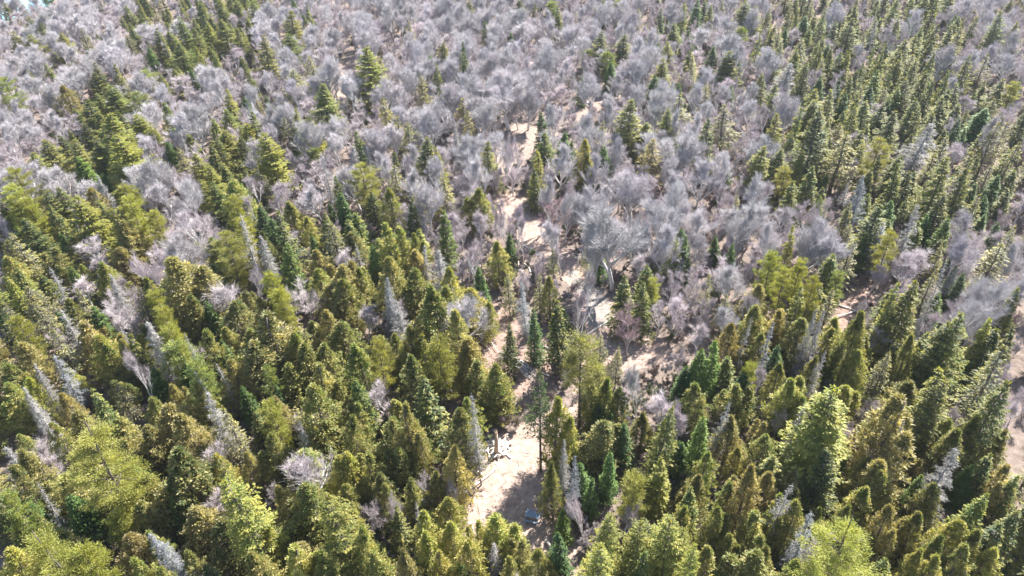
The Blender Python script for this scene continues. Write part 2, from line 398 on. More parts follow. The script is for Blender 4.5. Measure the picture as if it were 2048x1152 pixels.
# ------------------------------------------------------------------ setting: ground, track, clearings, water
def ground_material(name, cols, bright, fleck, fleck_amt, sc=1.0):
    m, nt, out = nodes_of(name)
    n1 = noise(nt, 0.06 * sc, 5, 0.6); n2 = noise(nt, 0.9 * sc, 6, 0.7); n3 = noise(nt, 7 * sc, 3, 0.7)
    c = ramp(nt, n1, [(0.35, cols[0]), (0.5, cols[1]), (0.66, cols[2])])
    c = mixc(nt, ramp(nt, n2, [(0.38, (0, 0, 0)), (0.62, (1, 1, 1))]), c, bright)
    c = mixc(nt, ramp(nt, n3, [(0.56, (0, 0, 0)), (0.68, (fleck_amt,) * 3)]), c, fleck)
    p = N(nt, 'ShaderNodeBsdfPrincipled'); nt.links.new(c, p.inputs['Base Color']); p.inputs['Roughness'].default_value = 0.95
    p.inputs['Specular IOR Level'].default_value = 0.1
    bu = N(nt, 'ShaderNodeBump'); bu.inputs['Strength'].default_value = 0.7; bu.inputs['Distance'].default_value = 0.25
    nt.links.new(mathn(nt, 'ADD', n2, mathn(nt, 'MULTIPLY', n3, 0.35)), bu.inputs['Height']); nt.links.new(bu.outputs[0], p.inputs['Normal'])
    nt.links.new(p.outputs[0], out.inputs[0])
    return m
MG = ground_material('leaf_litter', ((0.11, 0.085, 0.07), (0.16, 0.122, 0.102), (0.135, 0.113, 0.08)), (0.23, 0.183, 0.158), (0.07, 0.055, 0.04), 0.7)
MC = ground_material('pale_needle_duff', ((0.22, 0.158, 0.125), (0.32, 0.232, 0.19), (0.265, 0.2, 0.16)), (0.41, 0.315, 0.265), (0.14, 0.085, 0.065), 0.85, 1.3)
MFO = ground_material('tan_litter', ((0.19, 0.14, 0.115), (0.26, 0.195, 0.16), (0.22, 0.175, 0.14)), (0.34, 0.275, 0.235), (0.14, 0.10, 0.08), 0.8, 1.3)
MGR = ground_material('pale_gravel', ((0.165, 0.148, 0.132), (0.215, 0.19, 0.17), (0.225, 0.20, 0.18)), (0.31, 0.275, 0.245), (0.26, 0.23, 0.20), 0.6, 1.3)
MLB = ground_material('bark_chips', ((0.17, 0.115, 0.09), (0.23, 0.15, 0.12), (0.19, 0.14, 0.11)), (0.33, 0.24, 0.20), (0.10, 0.075, 0.06), 0.8, 1.2)

def link(name, me, parent=None, mat=None):
    o = bpy.data.objects.new(name, me); C.objects.link(o)
    if parent is not None: o.parent = parent
    return o
def structure(name, me):
    o = link(name, me); o['kind'] = 'structure'; return o
def sheet(name, outline, z, mat):
    me = bpy.data.meshes.new(name); bm = bmesh.new()
    vs = [bm.verts.new((x, y, z)) for x, y in outline]; f = bm.faces.new(vs)
    bmesh.ops.triangulate(bm, faces=[f], ngon_method='EAR_CLIP')
    for f in bm.faces:
        if f.normal.z < 0: f.normal_flip()
    bm.to_mesh(me); bm.free(); me.materials.append(mat); return me
g = sheet('ground', [(-1600, -300), (1600, -300), (1600, 2600), (-1600, 2600)], 0.0, MG)
structure('ground', g)

def ragged(poly, step=0.7, amp=0.9, seed=0):
    r_ = np.random.default_rng(seed); out = []
    n = len(poly); ph = r_.uniform(0, 6.28, 6)
    s = 0.0
    for i in range(n):
        a = np.array(poly[i - 1]); b_ = np.array(poly[i]); L = np.linalg.norm(b_ - a); k = max(1, int(L / step))
        nrm = np.array([-(b_ - a)[1], (b_ - a)[0]]) / (L + 1e-9)
        for j in range(k):
            s += L / k; w = amp * (.45 * math.sin(s * .45 + ph[0]) + .3 * math.sin(s * 1.1 + ph[1]) + .2 * math.sin(s * 2.7 + ph[2])) + r_.normal(0, .13)
            out.append(tuple(a + (b_ - a) * j / k + nrm * w))
    return out
def smooth(poly, it=2):
    for _ in range(it):
        q = []
        for i in range(len(poly)):
            a = np.array(poly[i]); b_ = np.array(poly[(i + 1) % len(poly)])
            q += [tuple(.75 * a + .25 * b_), tuple(.25 * a + .75 * b_)]
        poly = q
    return poly
def gpoly(px): return [tuple(at(x, y, 0)[:2]) for x, y in px]
OPEN = {   # outlines of the open ground as the photo shows them
 'clearing': ([(925, 1075), (930, 985), (975, 930), (960, 900), (985, 868), (1040, 858), (1075, 830), (1130, 800), (1150, 850), (1130, 930), (1085, 990), (1120, 1040), (1165, 1100), (1150, 1190), (1075, 1190), (1040, 1120), (985, 1080)], MC, .028),
 'track': ([(1130, 850), (1145, 770), (1180, 700), (1170, 660), (1160, 610), (1125, 560), (1085, 520), (1040, 500), (1030, 440), (965, 430), (985, 385), (1040, 380), (1075, 440), (1125, 460), (1150, 520), (1190, 575), (1235, 620), (1310, 665), (1345, 700), (1330, 745), (1260, 735), (1205, 770), (1190, 850), (1200, 880), (1150, 870)], MC, .020),
 'gravel_bar': ([(1178, 660), (1170, 610), (1155, 575), (1130, 535), (1180, 560), (1225, 620), (1225, 655)], MGR, .036),
 'chip_ground': ([(900, 800), (930, 740), (960, 660), (975, 600), (1010, 600), (1060, 640), (1130, 690), (1120, 740), (1060, 790), (980, 800), (930, 830), (870, 890), (860, 860)], MLB, .012),
 'far_opening': ([(985, 345), (985, 300), (1040, 225), (1105, 235), (1180, 195), (1210, 155), (1270, 150), (1265, 180), (1190, 225), (1100, 290), (1045, 345)], MFO, .022),
 'upper_opening': ([(668, 140), (695, 105), (725, 115), (712, 170), (690, 215), (672, 195)], MFO, .022),
 'right_opening': ([(1620, 700), (1590, 760), (1640, 780), (1670, 700), (1700, 640), (1760, 600), (1740, 570), (1650, 600)], MLB, .012),
 'mid_right_opening': ([(1345, 590), (1350, 555), (1385, 520), (1395, 560), (1375, 600)], MC, .022),
 'gap_right': ([(1945, 500), (1960, 440), (1990, 440), (1975, 500)], MC, .022),
}
for i, (nm, (px, mat, z)) in enumerate(OPEN.items()):
    kind = {'clearing': 'clearing', 'track': 'track', 'gravel_bar': 'gravel'}.get(nm, 'bare_ground')
    structure(kind, sheet(kind, ragged(smooth(gpoly(px)), seed=i), z, mat))

def water_material():
    m, nt, out = nodes_of('water')
    n1 = noise(nt, 0.25, 4, 0.6)
    p = N(nt, 'ShaderNodeBsdfPrincipled'); nt.links.new(ramp(nt, n1, [(0.3, (0.16, 0.42, 0.48)), (0.7, (0.30, 0.56, 0.60))]), p.inputs['Base Color'])
    p.inputs['Roughness'].default_value = 0.18
    bu = N(nt, 'ShaderNodeBump'); bu.inputs['Strength'].default_value = 0.3; bu.inputs['Distance'].default_value = 0.2
    nt.links.new(noise(nt, 1.5, 3), bu.inputs['Height']); nt.links.new(bu.outputs[0], p.inputs['Normal']); nt.links.new(p.outputs[0], out.inputs[0])
    return m
WATER = [(-190, 80), (-60, 64), (-10, 48), (45, 38), (80, 24), (104, 2), (130, -45), (200, -130), (-250, -160)]
structure('water', sheet('water', ragged(smooth(gpoly(WATER), 1), 2.0, 2.0, 5), .03, water_material()))

def inside(px, py, poly):
    c = False; n = len(poly)
    for i in range(n):
        x1, y1 = poly[i]; x2, y2 = poly[i - 1]
        if (y1 > py) != (y2 > py) and px < (x2 - x1) * (py - y1) / (y2 - y1) + x1: c = not c
    return c

# ------------------------------------------------------------------ the trees read off the photo, crop by crop
# code, x, y of the top and crown width in crop pixels (crop = 700 x 400 photo pixels enlarged 2.88 times), then height in m
CROPS = {
'0,0': """S 170,95,110;Sy 70,175,100;Sy 165,200,190;So 230,130,130;Sy 340,190,200;S 720,35,110;G 730,200,150;S 1145,15,120;S 1035,90,90;S 1265,0,90;So 1350,0,110;
So 1270,110,110;Sy 1190,130,80;S 960,180,110;S 1020,240,150;So 1110,160,90;Sy 1120,260,80;G 1170,330,60;So 1490,200,120,15;Sy 1670,60,130,14;S 1660,190,150;G 1680,390,150;G 1800,380,120;
S 1765,30,45;S 1460,0,100;S 1840,480,170,15;Sd 540,360,90;So 650,370,90;S 540,420,150;P 830,400,150,9;S 640,480,170;Cb 350,480,100;Sy 160,400,60;P 20,430,130;S 500,570,150;Sy 690,570,170;
Sy 600,650,220,16;Sy 780,650,160;Sy 870,720,130;P 770,520,150;S 940,590,90;Sy 1310,510,80;F 1400,550,60;F 1530,545,50;Sd 350,770,110;S 530,820,110;Sy 700,760,230,16;Fy 450,900,110;
S 1210,680,90;S 1300,620,120;S 1450,640,110;Sy 1290,740,170;Sy 1420,700,200;Sy 1520,760,180,15;Sy 1690,620,90;G 1640,680,80;Sy 1800,700,100;Sy 1110,880,120;Sy 1200,950,130;C 1340,1040,130;
So 250,800,180;So 180,880,200;Py 60,960,180;Py 60,1060,150;Py 700,1060,150;D 390,1000,90;D 590,1000,60;W 850,770,110;W 1450,990,130;W 1050,980,150;B 1080,600,250;B 920,470,130;B 370,370,200;
B 290,450,150;M 80,640,150;F 1960,1100,90;S 1930,1010,90;D 1860,900,80;M 1720,850,150;G 880,880,150;G 1020,850,120;M 120,800,150;B 60,560,120;W 40,760,120;M 240,700,130;B 1230,360,160;M 1050,420,150;
M 1330,260,170;B 560,230,200;B 860,110,200;M 460,110,170;B 1530,80,150;M 1900,170,150;M 1990,60,140;W 1840,250,90;B 1640,560,120;M 1390,430,130;B 1250,430,110;M 760,300,120;B 470,330,150;M 680,130,120;B 1000,80,110;M 1750,560,120;D 1040,800,70;P 1800,840,90,9;S 1680,700,70;M 400,650,120""",
'680,0': """Sy 140,270,190,17;G 240,330,110;Gy 250,560,110;G 340,660,90;G 380,700,100;Sd 480,785,150,14;Sy 560,850,90;Py 130,935,190,13;S 90,750,100;C 280,1080,90;F 510,315,70;So 590,240,110;S 560,360,70;
Gy 470,430,90;So 580,500,50;Fd 710,230,50,15;G 700,300,90;Gy 710,560,90;Gy 740,640,90;D 670,700,60;G 740,760,100;So 850,810,110;F 985,185,50;S 660,0,60;So 740,0,70;Sd 1030,0,110;P 1220,0,70,10;
S 1260,30,60;So 1510,0,90;P 1600,0,80,10;Sd 1490,180,110,13;P 1430,280,80,9;P 1540,290,100,10;F 1560,350,90;Sd 1640,200,160;F 1855,50,45;F 1890,90,35;Sd 1985,10,70;So 1930,130,100;Sy 1900,240,90;
So 1860,330,120;F 1810,430,80;F 1915,470,50;F 1965,480,60;G 1960,540,150;So 1900,620,120;D 1340,400,50;Fy 1390,430,60;F 1685,380,30;Fd 1165,640,80,12;S 1180,760,130;F 1290,760,90;F 1330,800,60;
Sy 1140,860,90;Sd 1120,960,80;So 1680,570,180,16;So 1760,700,160;Gy 1820,800,140;F 1520,840,100;Cb 1410,800,90,12;F 1930,790,60;C 1440,880,80;B 760,70,170;B 1080,100,170;B 960,420,330,15;B 480,560,260,14;
B 360,350,140;B 1340,110,150;B 1540,570,130;B 1400,620,150;M 1020,560,130;W 920,760,110,14;B 1700,950,220;B 1950,1020,150;B 1200,980,120;M 880,960,110;M 990,930,120;D 40,850,90;D 150,850,60;W 250,780,110;
W 370,880,60;G 450,1050,110;Gy 600,1020,150;Sd 300,880,70;B 120,60,160;M 230,130,150;M 450,120,150;B 570,50,150;M 300,450,120;B 860,300,160;M 1130,330,150;B 1230,240,150;M 620,640,120;B 1720,470,130;
M 820,560,130;B 1080,480,150;M 1280,480,130;B 1780,250,130;M 1760,120,120;B 900,60,140;M 640,440,100;W 1440,100,110;M 1880,900,110;B 1600,760,100;M 700,1000,120;M 560,930,90;B 1240,560,110;M 1650,330,120""",
'1348,0': """S 60,20,50;F 130,0,70;So 210,20,60;So 410,0,120;So 470,30,90;S 540,50,70;G 800,0,50;Sd 665,50,50;Sd 710,50,45;F 760,90,80;G 870,40,60,15;So 1030,100,110;Sd 1500,-10,70,15;S 1900,60,110,15;S 1745,100,60;
So 1690,100,60;G 1650,150,80;So 1980,120,70;Sd 1440,150,60;Sd 1520,135,60;So 1330,220,120;So 1400,200,90;Sd 1480,230,80;F 20,150,60;P 400,150,80,10;S 490,190,60;S 590,190,25;F 230,260,60;Sd 320,290,140,13;
So 850,270,80;So 920,260,60;S 970,300,90;Sy 1010,290,60;Sd 770,350,70;Sd 1090,360,60;S 1250,420,70;S 1150,280,50;So 1190,300,80;So 1310,290,90;So 1400,340,90;Sd 1500,300,80;Sy 1620,270,90;So 1710,310,80;
So 1890,450,110;Py 1970,470,100,10;G 1850,560,90;D 640,360,160,11;F 30,480,60;F 110,480,50;Fy 240,480,40;Fy 330,490,60;G 190,470,60;Sy 820,510,110;So 910,510,90;F 990,530,70;So 1070,530,80;Fd 1140,490,70;
S 1180,400,80;So 1350,450,120;S 1400,560,100;Sd 1500,470,90;So 1550,560,110;G 310,600,160;W 560,560,100;B 690,500,180,14;M 620,590,90;So 800,570,170;Sd 840,620,180,17;Gy 960,700,120;Gy 990,760,180,14;
So 1110,580,120;So 1060,600,90;M 1200,590,150;M 1290,640,120;D 1440,700,150,13;Fd 1660,680,90;F 1800,620,130;G 1870,700,110;F 1870,1000,80;G 1980,830,80;Sy 590,650,130,15;Sd 190,680,130,14;Sy 520,835,140,12;
Sy 730,870,80;Py 650,960,110,9;S 690,1040,80;Sd 800,950,90;F 870,1000,50;F 40,780,60;Py 1210,790,150,13;Sd 1190,880,80;So 1310,940,100;Sy 1580,900,150,15;Gy 1490,890,110;G 1730,870,130,15;Sd 1720,900,80,15;
Db 1110,1010,90;B 60,1030,170;B 480,990,150;B 100,720,150;B 300,850,130;M 120,280,130;M 280,180,120;M 450,560,120;M 700,160,120;B 330,60,110;M 1150,60,130;M 1300,100,150;W 1240,180,100;M 1640,20,140;B 200,560,120;
M 1780,330,100;M 1700,540,110;M 950,30,120;M 1860,70,120;M 1560,60,110;B 1400,30,110;M 640,480,110;B 1900,640,110;M 1650,800,110;M 380,760,120;B 40,620,100;M 1980,300,110;M 1050,880,90;F 960,440,60;Sd 1030,430,70;S 720,620,80;F 1240,560,70;So 1460,400,80;S 1590,400,70;Sd 1350,380,60;M 1960,560,90;G 1940,700,80;So 1640,480,90;Sd 1500,640,90;S 1290,500,80""",
'0,380': """Py 60,20,150;Py 140,40,140;Sd 260,0,150;S 330,-20,120;Sy 450,20,220,15;Sy 650,100,130,14;Cb 720,170,150;G 540,0,100;Py 730,30,150;Py 870,100,100;W 40,120,150;G 70,240,130;C 30,380,130;F 340,240,80;Cd 300,320,120;
Fy 400,430,80;W 1060,60,240,14;W 980,200,150;M 530,250,200;W 750,350,140;W 860,350,90;D 280,450,90;D 620,480,80;M 450,510,130;M 720,480,150;M 700,650,170;Cb 950,385,240,16;C 1130,300,110;Py 1280,235,200,14;Cb 1360,300,130;
Cd 1250,430,200;D 1380,150,120,16;D 1500,270,90;Sd 1600,110,120,14;C 1660,60,110;Fy 1640,300,140,13;Fd 1500,80,100;Py 1330,30,120;Py 1400,130,90;Fy 1960,10,60;F 1890,70,60;G 1900,190,140;F 1790,260,80;W 1400,430,120;
M 1200,520,220,11;W 1450,0,100;Py 1540,460,130;Py 1600,540,130;M 1750,520,160;G 1620,620,110;Cb 1950,430,160;Cb 1900,540,120;M 1840,560,110;Cb 1870,700,120;Cd 1340,640,200;Cd 1500,720,250,14;C 1400,800,150;Cb 470,770,160;
Cy 560,820,130;Cb 650,830,120;C 590,870,110;G 140,540,160;G 200,640,150;D 360,700,120;G 300,800,120;D 850,740,120,14;Py 920,650,110;Py 960,760,120;Py 860,560,90;Sd 740,830,110;P 1000,860,200,12;D 1075,840,60;
P 1100,950,150;F 1060,1000,150;D 1280,990,70,11;D 1140,1050,60;Cb 120,880,160;C 60,1000,150;Db 310,960,110;D 180,1020,80;Cb 700,860,110;W 720,880,70,15;C 1740,880,140;C 1850,880,130;C 1800,1000,150;P 1530,1000,90,11;
C 1960,760,130;C 1120,1100,150;Cb 990,1110,80;Cb 1330,980,110;Sy 30,500,90;G 20,640,130;Py 80,700,130;M 600,600,120;C 1650,1000,130;C 1180,820,140;F 1250,860,100;M 1180,180,100;Sd 150,150,150;So 560,60,120;Gy 20,300,120;C 380,620,110;Cd 820,500,110;F 1180,640,110;F 520,680,110;G 780,560,110;C 1680,820,130;M 1920,160,90;Cb 1490,620,110;D 700,800,70;G 440,560,100;Cb 1950,620,120;Cd 1080,600,120""",
'680,380': """C 280,180,130,14;Fy 590,110,95,14;D 110,320,60;Fy 175,310,80,11;Cb 290,380,130,14;C 420,240,80;Cb 440,340,120;D 470,330,70;D 570,330,110,13;C 430,450,150;C 520,540,180,15;Cb 70,400,120;C 130,430,110;C 20,500,130;
Db 250,520,90,13;D 340,640,130,11;D 580,600,60;M 290,600,110;Cb 680,680,150,15;C 610,550,120;Cy 760,560,130;W 750,250,110;M 640,40,100;M 460,150,90;M 690,150,100;M 800,230,90;Sd 40,160,120;F 800,440,60,7;F 830,500,60,7;
M 700,400,80;G 970,480,80;Db 1065,520,90,12;G 1150,490,80;Sd 1260,620,130,14;Fd 1120,680,90,11;Sd 975,760,90,10;G 1130,800,40;W 960,30,120,14;W 1010,60,80,14;F 980,250,60,7;F 900,310,60,7;B 1600,100,330,17;B 1480,200,160;
W 1390,430,150,16;W 1370,440,110,17;Mr 1200,60,160;B 1900,30,250,15;Mr 1680,640,170,11;S 1800,420,140;S 1760,520,120;Py 1800,510,110,9;Sd 1640,490,110;F 1990,260,80;G 1940,290,90;C 90,880,150;Py 210,850,130,13;Sy 480,810,90,15;
Py 560,840,170,15;C 390,780,90;C 300,830,100;Cd 400,950,130;Cb 730,850,130;C 790,980,140;C 900,1000,120;G 1500,840,90;G 1600,900,80;B 1750,960,100;F 1990,1020,90;C 1480,980,120;Sd 400,40,100;Cd 330,200,110;
C 620,440,110;M 720,320,90;C 840,640,70,8;M 960,130,100;W 1050,110,90;G 1230,330,60;M 1280,260,90;M 1130,330,70;B 1230,120,120;M 1500,60,120;Cd 60,240,120;M 800,120,100;Mr 1280,20,120;B 1740,180,160;M 1860,620,110;G 1430,300,70;F 1500,320,80;B 1300,0,130;M 1960,600,120;C 1210,500,70,9""",
'1348,380': """F 40,220,120;F 60,320,110;M 300,400,180;F 350,300,70;F 250,270,60;Sy 690,200,70,12;Py 570,350,130,12;Py 660,440,110,12;Py 740,380,90;Py 820,490,90;Sy 750,540,130,13;Cb 500,540,120;C 480,650,130;Cb 620,680,110;B 480,30,170;
B 560,170,180;B 830,150,240,14;B 930,230,220,13;Db 1220,190,110;Py 1270,230,120,12;F 1110,250,70;D 1400,80,90,14;F 1460,140,80;Fy 1590,150,90;Sd 1200,80,180,13;S 860,30,70;P 960,450,90,10;G 930,560,110;M 1180,400,200;
M 1300,300,150;D 1570,430,80,14;F 1630,420,60;Fd 1680,480,80;Fy 1540,590,80;M 1640,620,120;F 1640,330,60;Gy 1550,310,80;M 1400,320,180;B 1700,200,180;B 1850,450,250,14;G 1900,300,170;So 1290,520,110,15;So 1380,510,160,16;
Sy 1260,640,130;M 1240,770,150;C 1080,690,150,15;C 960,740,120;D 1480,640,50;So 1680,710,200,16;So 1600,770,200,14;Sy 1850,730,110;Sd 1850,790,150;Sy 1820,980,90;Sd 1290,850,100;C 1390,840,110;Sy 1420,910,100;Fy 970,880,110;
Cy 1090,920,130;G 1240,920,120;Fy 240,830,120,13;Fy 150,900,130,12;Fd 70,1010,110;Py 450,970,90,11;Fd 420,1050,110;Cb 340,760,100;D 420,720,50,12;Db 550,780,80;Fd 600,880,100;C 700,1070,140;M 530,1000,100;D 810,680,60,14;
D 850,700,50,14;D 840,920,90,13;Sy 1580,1020,180,15;G 1920,900,180,16;C 900,790,110;B 40,40,180;M 250,130,130;M 130,500,130;M 60,640,120;M 180,600,120;M 1130,620,110;G 1500,480,90;M 1850,640,110;Sd 1980,780,110;M 780,60,110;So 1020,60,100;Sd 1560,20,120;G 1760,20,90;M 1930,120,130;G 1980,200,100;S 1980,560,100;G 300,600,90;G 200,480,80;C 820,960,100;M 160,760,110;C 620,1000,100;M 900,240,80""",
'0,752': """C 40,20,130;Cy 130,10,110;D 110,70,70;D 200,140,130,14;Cb 360,95,90;Cb 440,190,140;So 520,60,140,15;G 660,20,110;Cb 670,240,150;F 620,190,80;Cb 830,290,140;C 860,120,120;Cb 950,160,160;Cb 1040,190,170;Cd 1000,430,250,14;
D 1210,85,120,14;G 1290,180,110,12;Cb 990,50,80;C 1130,30,110;F 1400,50,100;Py 1550,130,150,12;Sd 1460,200,100;Cy 1250,440,110;Cb 1410,440,90;F 1580,40,90;C 1800,40,200,14;C 1850,250,150;D 1700,270,80,11;C 1560,330,130;
C 1750,420,170;W 1720,480,360,13;Cy 1950,440,150;C 1990,230,120;D 20,400,110;Cb 110,420,160;Py 450,320,400,19;Py 690,660,150,9;Py 650,770,160,9;P 30,640,130;F 150,710,120;C 60,800,120;D 180,650,80;Py 200,900,350,18;
Py 400,960,230,15;Cb 730,900,170;C 850,900,130;Db 940,870,150,14;C 800,1050,150;C 820,540,130;C 960,590,110;Fy 970,700,120;Cb 1110,540,110;Hy 1350,560,280,18;Hy 1230,470,150,16;Cy 1530,850,110;Sd 1190,1080,150;
C 1760,620,200;Hy 1900,700,260,16;Sy 1740,700,120;Cb 1980,760,110;Cd 1250,820,200,10;C 900,1080,150;Cy 1650,1000,180;C 1850,980,160;Cd 560,560,120;M 250,430,110;C 300,260,110;Cb 1620,620,120;Cy 30,1000,150;Cd 60,500,130;Cd 350,850,160;C 1450,1000,160;C 1080,1000,130""",
'680,752': """S 90,0,150;Sd 480,0,170,14;C 90,140,110;Cb 360,130,140,15;C 300,240,150;C 420,250,130;C 40,230,80;Cy 40,440,150;C 260,420,110;Cb 620,400,130,12;C 740,90,120,11.5;Cd 690,170,150,13;C 900,5,120,8;Cy 1230,110,140,14;
C 1450,20,110;C 1520,0,130;Cd 1600,40,120;F 1570,210,90;F 1640,270,110;Fd 1490,150,90;So 1860,160,160,15;M 1970,170,110;F 1980,380,100;F 1560,430,90,10;Sy 1850,470,140;Sy 1780,530,110;Py 1700,540,160,12;Cd 1228,490,95,11;
Fy 1330,330,80;D 1290,330,60;Db 1360,430,60,14;F 1400,500,120;F 1440,590,90;Fy 1290,770,90;Fd 1280,870,120,10;W 1620,650,180,10;W 1430,680,150,10;Cy 470,770,120;Cy 490,900,130;Cy 620,830,130;Cy 730,930,150;Cy 600,710,130;
Cy 810,820,100,9;Cy 920,790,150,9;D 880,960,90,7;C 1050,930,110,8;Cy 1130,980,120,9;C 1000,1040,100;F 700,1070,90;C 200,980,130;Cb 370,990,120;So 310,740,120;Cy 60,760,120;M 500,570,110,8;M 620,600,80,8;M 140,680,150,9;W 330,680,90;
D 430,740,60;Hy 1530,800,170,13;Hy 1500,960,230,14;Hy 1720,840,200,14;Hy 1900,820,220,14;S 1750,1000,150;Cy 1960,720,110;C 540,560,110;C 160,420,130;C 340,420,130;Cd 200,550,130;C 120,880,130;Cy 560,1000,110;C 420,600,110;C 20,620,110;C 260,620,100""",
'1348,752': """M 40,170,110;Fy 180,220,120,12;D 270,130,90;Cb 350,220,130;C 390,30,130;F 440,40,90;C 180,410,120;Cy 370,400,90;C 660,10,140;C 540,300,130;M 620,180,90;D 720,170,110;Sy 930,80,330,18;Sd 900,440,200,12;F 990,470,80;
Cb 1270,115,270,16;D 1330,250,60,13;W 1230,310,230,11;F 1390,270,60;Cb 1220,500,200;C 1240,560,150;C 1640,300,160;C 1590,230,100;Cb 1930,320,100;D 1610,410,150,14;Fy 1720,500,120;Cb 1920,510,130;Fy 1420,540,110;So 1560,20,200,15;
So 1900,0,200,16;W 1650,130,140;C 1740,210,120;Cb 450,500,150,14;Cb 550,540,110;D 620,610,130,14;F 20,370,90;Cb 130,560,110;S 160,550,120;S 100,640,150;C 250,750,120;C 600,820,130;Db 790,790,130,13;C 480,790,150;C 720,720,140;
C 1000,740,110;C 840,750,80;C 300,900,110;C 40,730,110;Hy 50,850,150;Hy 120,970,150;Py 1050,880,400,18;Cb 1260,760,130;Cb 1260,860,110;Cb 1340,790,100;C 1430,780,130;Cy 1640,820,160;C 1750,900,130;Cy 1440,1000,120;Cy 1560,1050,140;
Sd 1900,850,170;Sd 1980,780,150;C 500,1020,220;C 720,1050,130;C 540,960,120;C 1700,1000,150;M 830,1000,110;Cd 1500,600,140;S 1800,640,140;C 1100,620,140;C 200,980,140;Sd 1820,440,130;Cd 700,560,130;C 350,620,120;Cy 1830,960,140;C 1540,900,130;S 1980,560,130;Cd 1100,460,110;M 1500,160,100;C 640,700,110""",
}
NAMES = {'S': 'spruce_tree', 'G': 'spruce_tree', 'F': 'fir_tree', 'H': 'hemlock_tree', 'C': 'cedar_tree', 'P': 'pine_tree', 'B': 'bare_tree', 'M': 'bare_sapling', 'W': 'birch_tree', 'D': 'dead_tree', 'T': 'pine_tree'}
PAL = {  # colour of crown, adjective
 'S': ((0.070, 0.125, 0.034), 'mid-green'), 'Sy': ((0.190, 0.210, 0.042), 'yellow-green'), 'So': ((0.112, 0.145, 0.052), 'olive'), 'Sd': ((0.036, 0.076, 0.034), 'dark green'),
 'G': ((0.150, 0.155, 0.110), 'lichen-grey'), 'Gy': ((0.185, 0.170, 0.080), 'pale straw-green'), 'F': ((0.065, 0.130, 0.035), 'fresh green'), 'Fy': ((0.125, 0.175, 0.030), 'bright green'), 'Fd': ((0.035, 0.080, 0.030), 'deep green'),
 'C': ((0.155, 0.190, 0.055), 'olive'), 'Cb': ((0.215, 0.200, 0.085), 'bronze'), 'Cy': ((0.250, 0.265, 0.062), 'yellow-olive'), 'Cd': ((0.098, 0.130, 0.045), 'dark olive'),
 'P': ((0.120, 0.175, 0.065), 'soft green'), 'Py': ((0.225, 0.232, 0.052), 'yellow'), 'H': ((0.05, 0.08, 0.02), 'green'), 'Hy': ((0.140, 0.185, 0.042), 'yellow-green'),
 'B': ((1.0, .98, .99), 'silver-grey'), 'M': ((0.93, 0.85, 0.865), 'mauve'), 'Mr': ((0.62, 0.46, 0.47), 'reddish'), 'W': ((0.80, 0.72, 0.75), 'pale'), 'D': ((0.85, 0.82, 0.79), 'white'), 'Db': ((0.70, 0.73, 0.76), 'blue-grey'),
}
HT = {'S': (10, 12.8), 'G': (10, 12.8), 'F': (8, 11), 'H': (12, 15), 'C': (8.8, 11.8), 'P': (12, 15), 'B': (11, 14), 'M': (7, 9.5), 'W': (9.5, 12.5), 'D': (9.5, 13), 'T': (16, 20)}
WF = {'S': 1.6, 'F': 1.5, 'G': 1.6, 'C': 1.85, 'H': 1.35, 'P': 1.1, 'D': 1.5, 'B': 1.15, 'M': 1.1, 'W': 1.1}
trees = []      # dict(code, base xyz, H, W crown width)
def add_tree(code, x, y, H, W, hero=None, yaw=None, lean=None, variant=None):
    trees.append(dict(code=code, x=x, y=y, H=H, W=W, hero=hero, lean=lean, variant=variant))
for key, txt in CROPS.items():
    cx0, cy0 = map(int, key.split(','))
    for e in txt.replace('\n', '').split(';'):
        code, nums = e.strip().split(' '); v = [float(q) for q in nums.split(',')]
        px, py, w = cx0 + v[0] / 2.88, cy0 + v[1] / 2.88, v[2] / 2.88
        lo, hi = HT[code[0]]; H = v[3] if len(v) > 3 else rnd.uniform(lo, hi)
        p = at(px, py, H); depth = (p - CAMP) @ fwd
        W = w / FPX * depth * WF.get(code[0], 1.1)
        if len(v) < 4:
            H = min(H, max(6.0, W * rnd.uniform(2.2, 2.8))) if code[0] in 'SGFC' else H * min(1, max(.62, W / 1.9))
            p = at(px, py, H)
        k = W / H; 
        add_tree(code, p[0], p[1], H, W, hero=None)

# measured by top and foot in the photo
def by_foot(code, fx, fy, ty, Wpx, hero, variant=None, tx=None):
    b0 = at(fx, fy, 0); H = 10.0
    for _ in range(30):
        pp = proj((b0[0], b0[1], H)); H *= 1 + (pp[1] - ty) / max(40, (fy - ty)) * .8 if True else 1
    d = (np.array([b0[0], b0[1], H * .8]) - CAMP) @ fwd
    add_tree(code, b0[0], b0[1], H, Wpx / FPX * d, hero=hero, variant=variant)
by_foot('T', 1157, 862, 661, 84, 'tall pine with straw-yellow crown over a long bare trunk, foot at the track edge', 0)
by_foot('T', 1081, 944, 727, 78, 'tall dark-trunked fir with its foot out in the pale clearing', 1)
by_foot('D', 962, 970, 782, 40, 'thin dead-topped grey tree standing at the left edge of the pale clearing', 1)

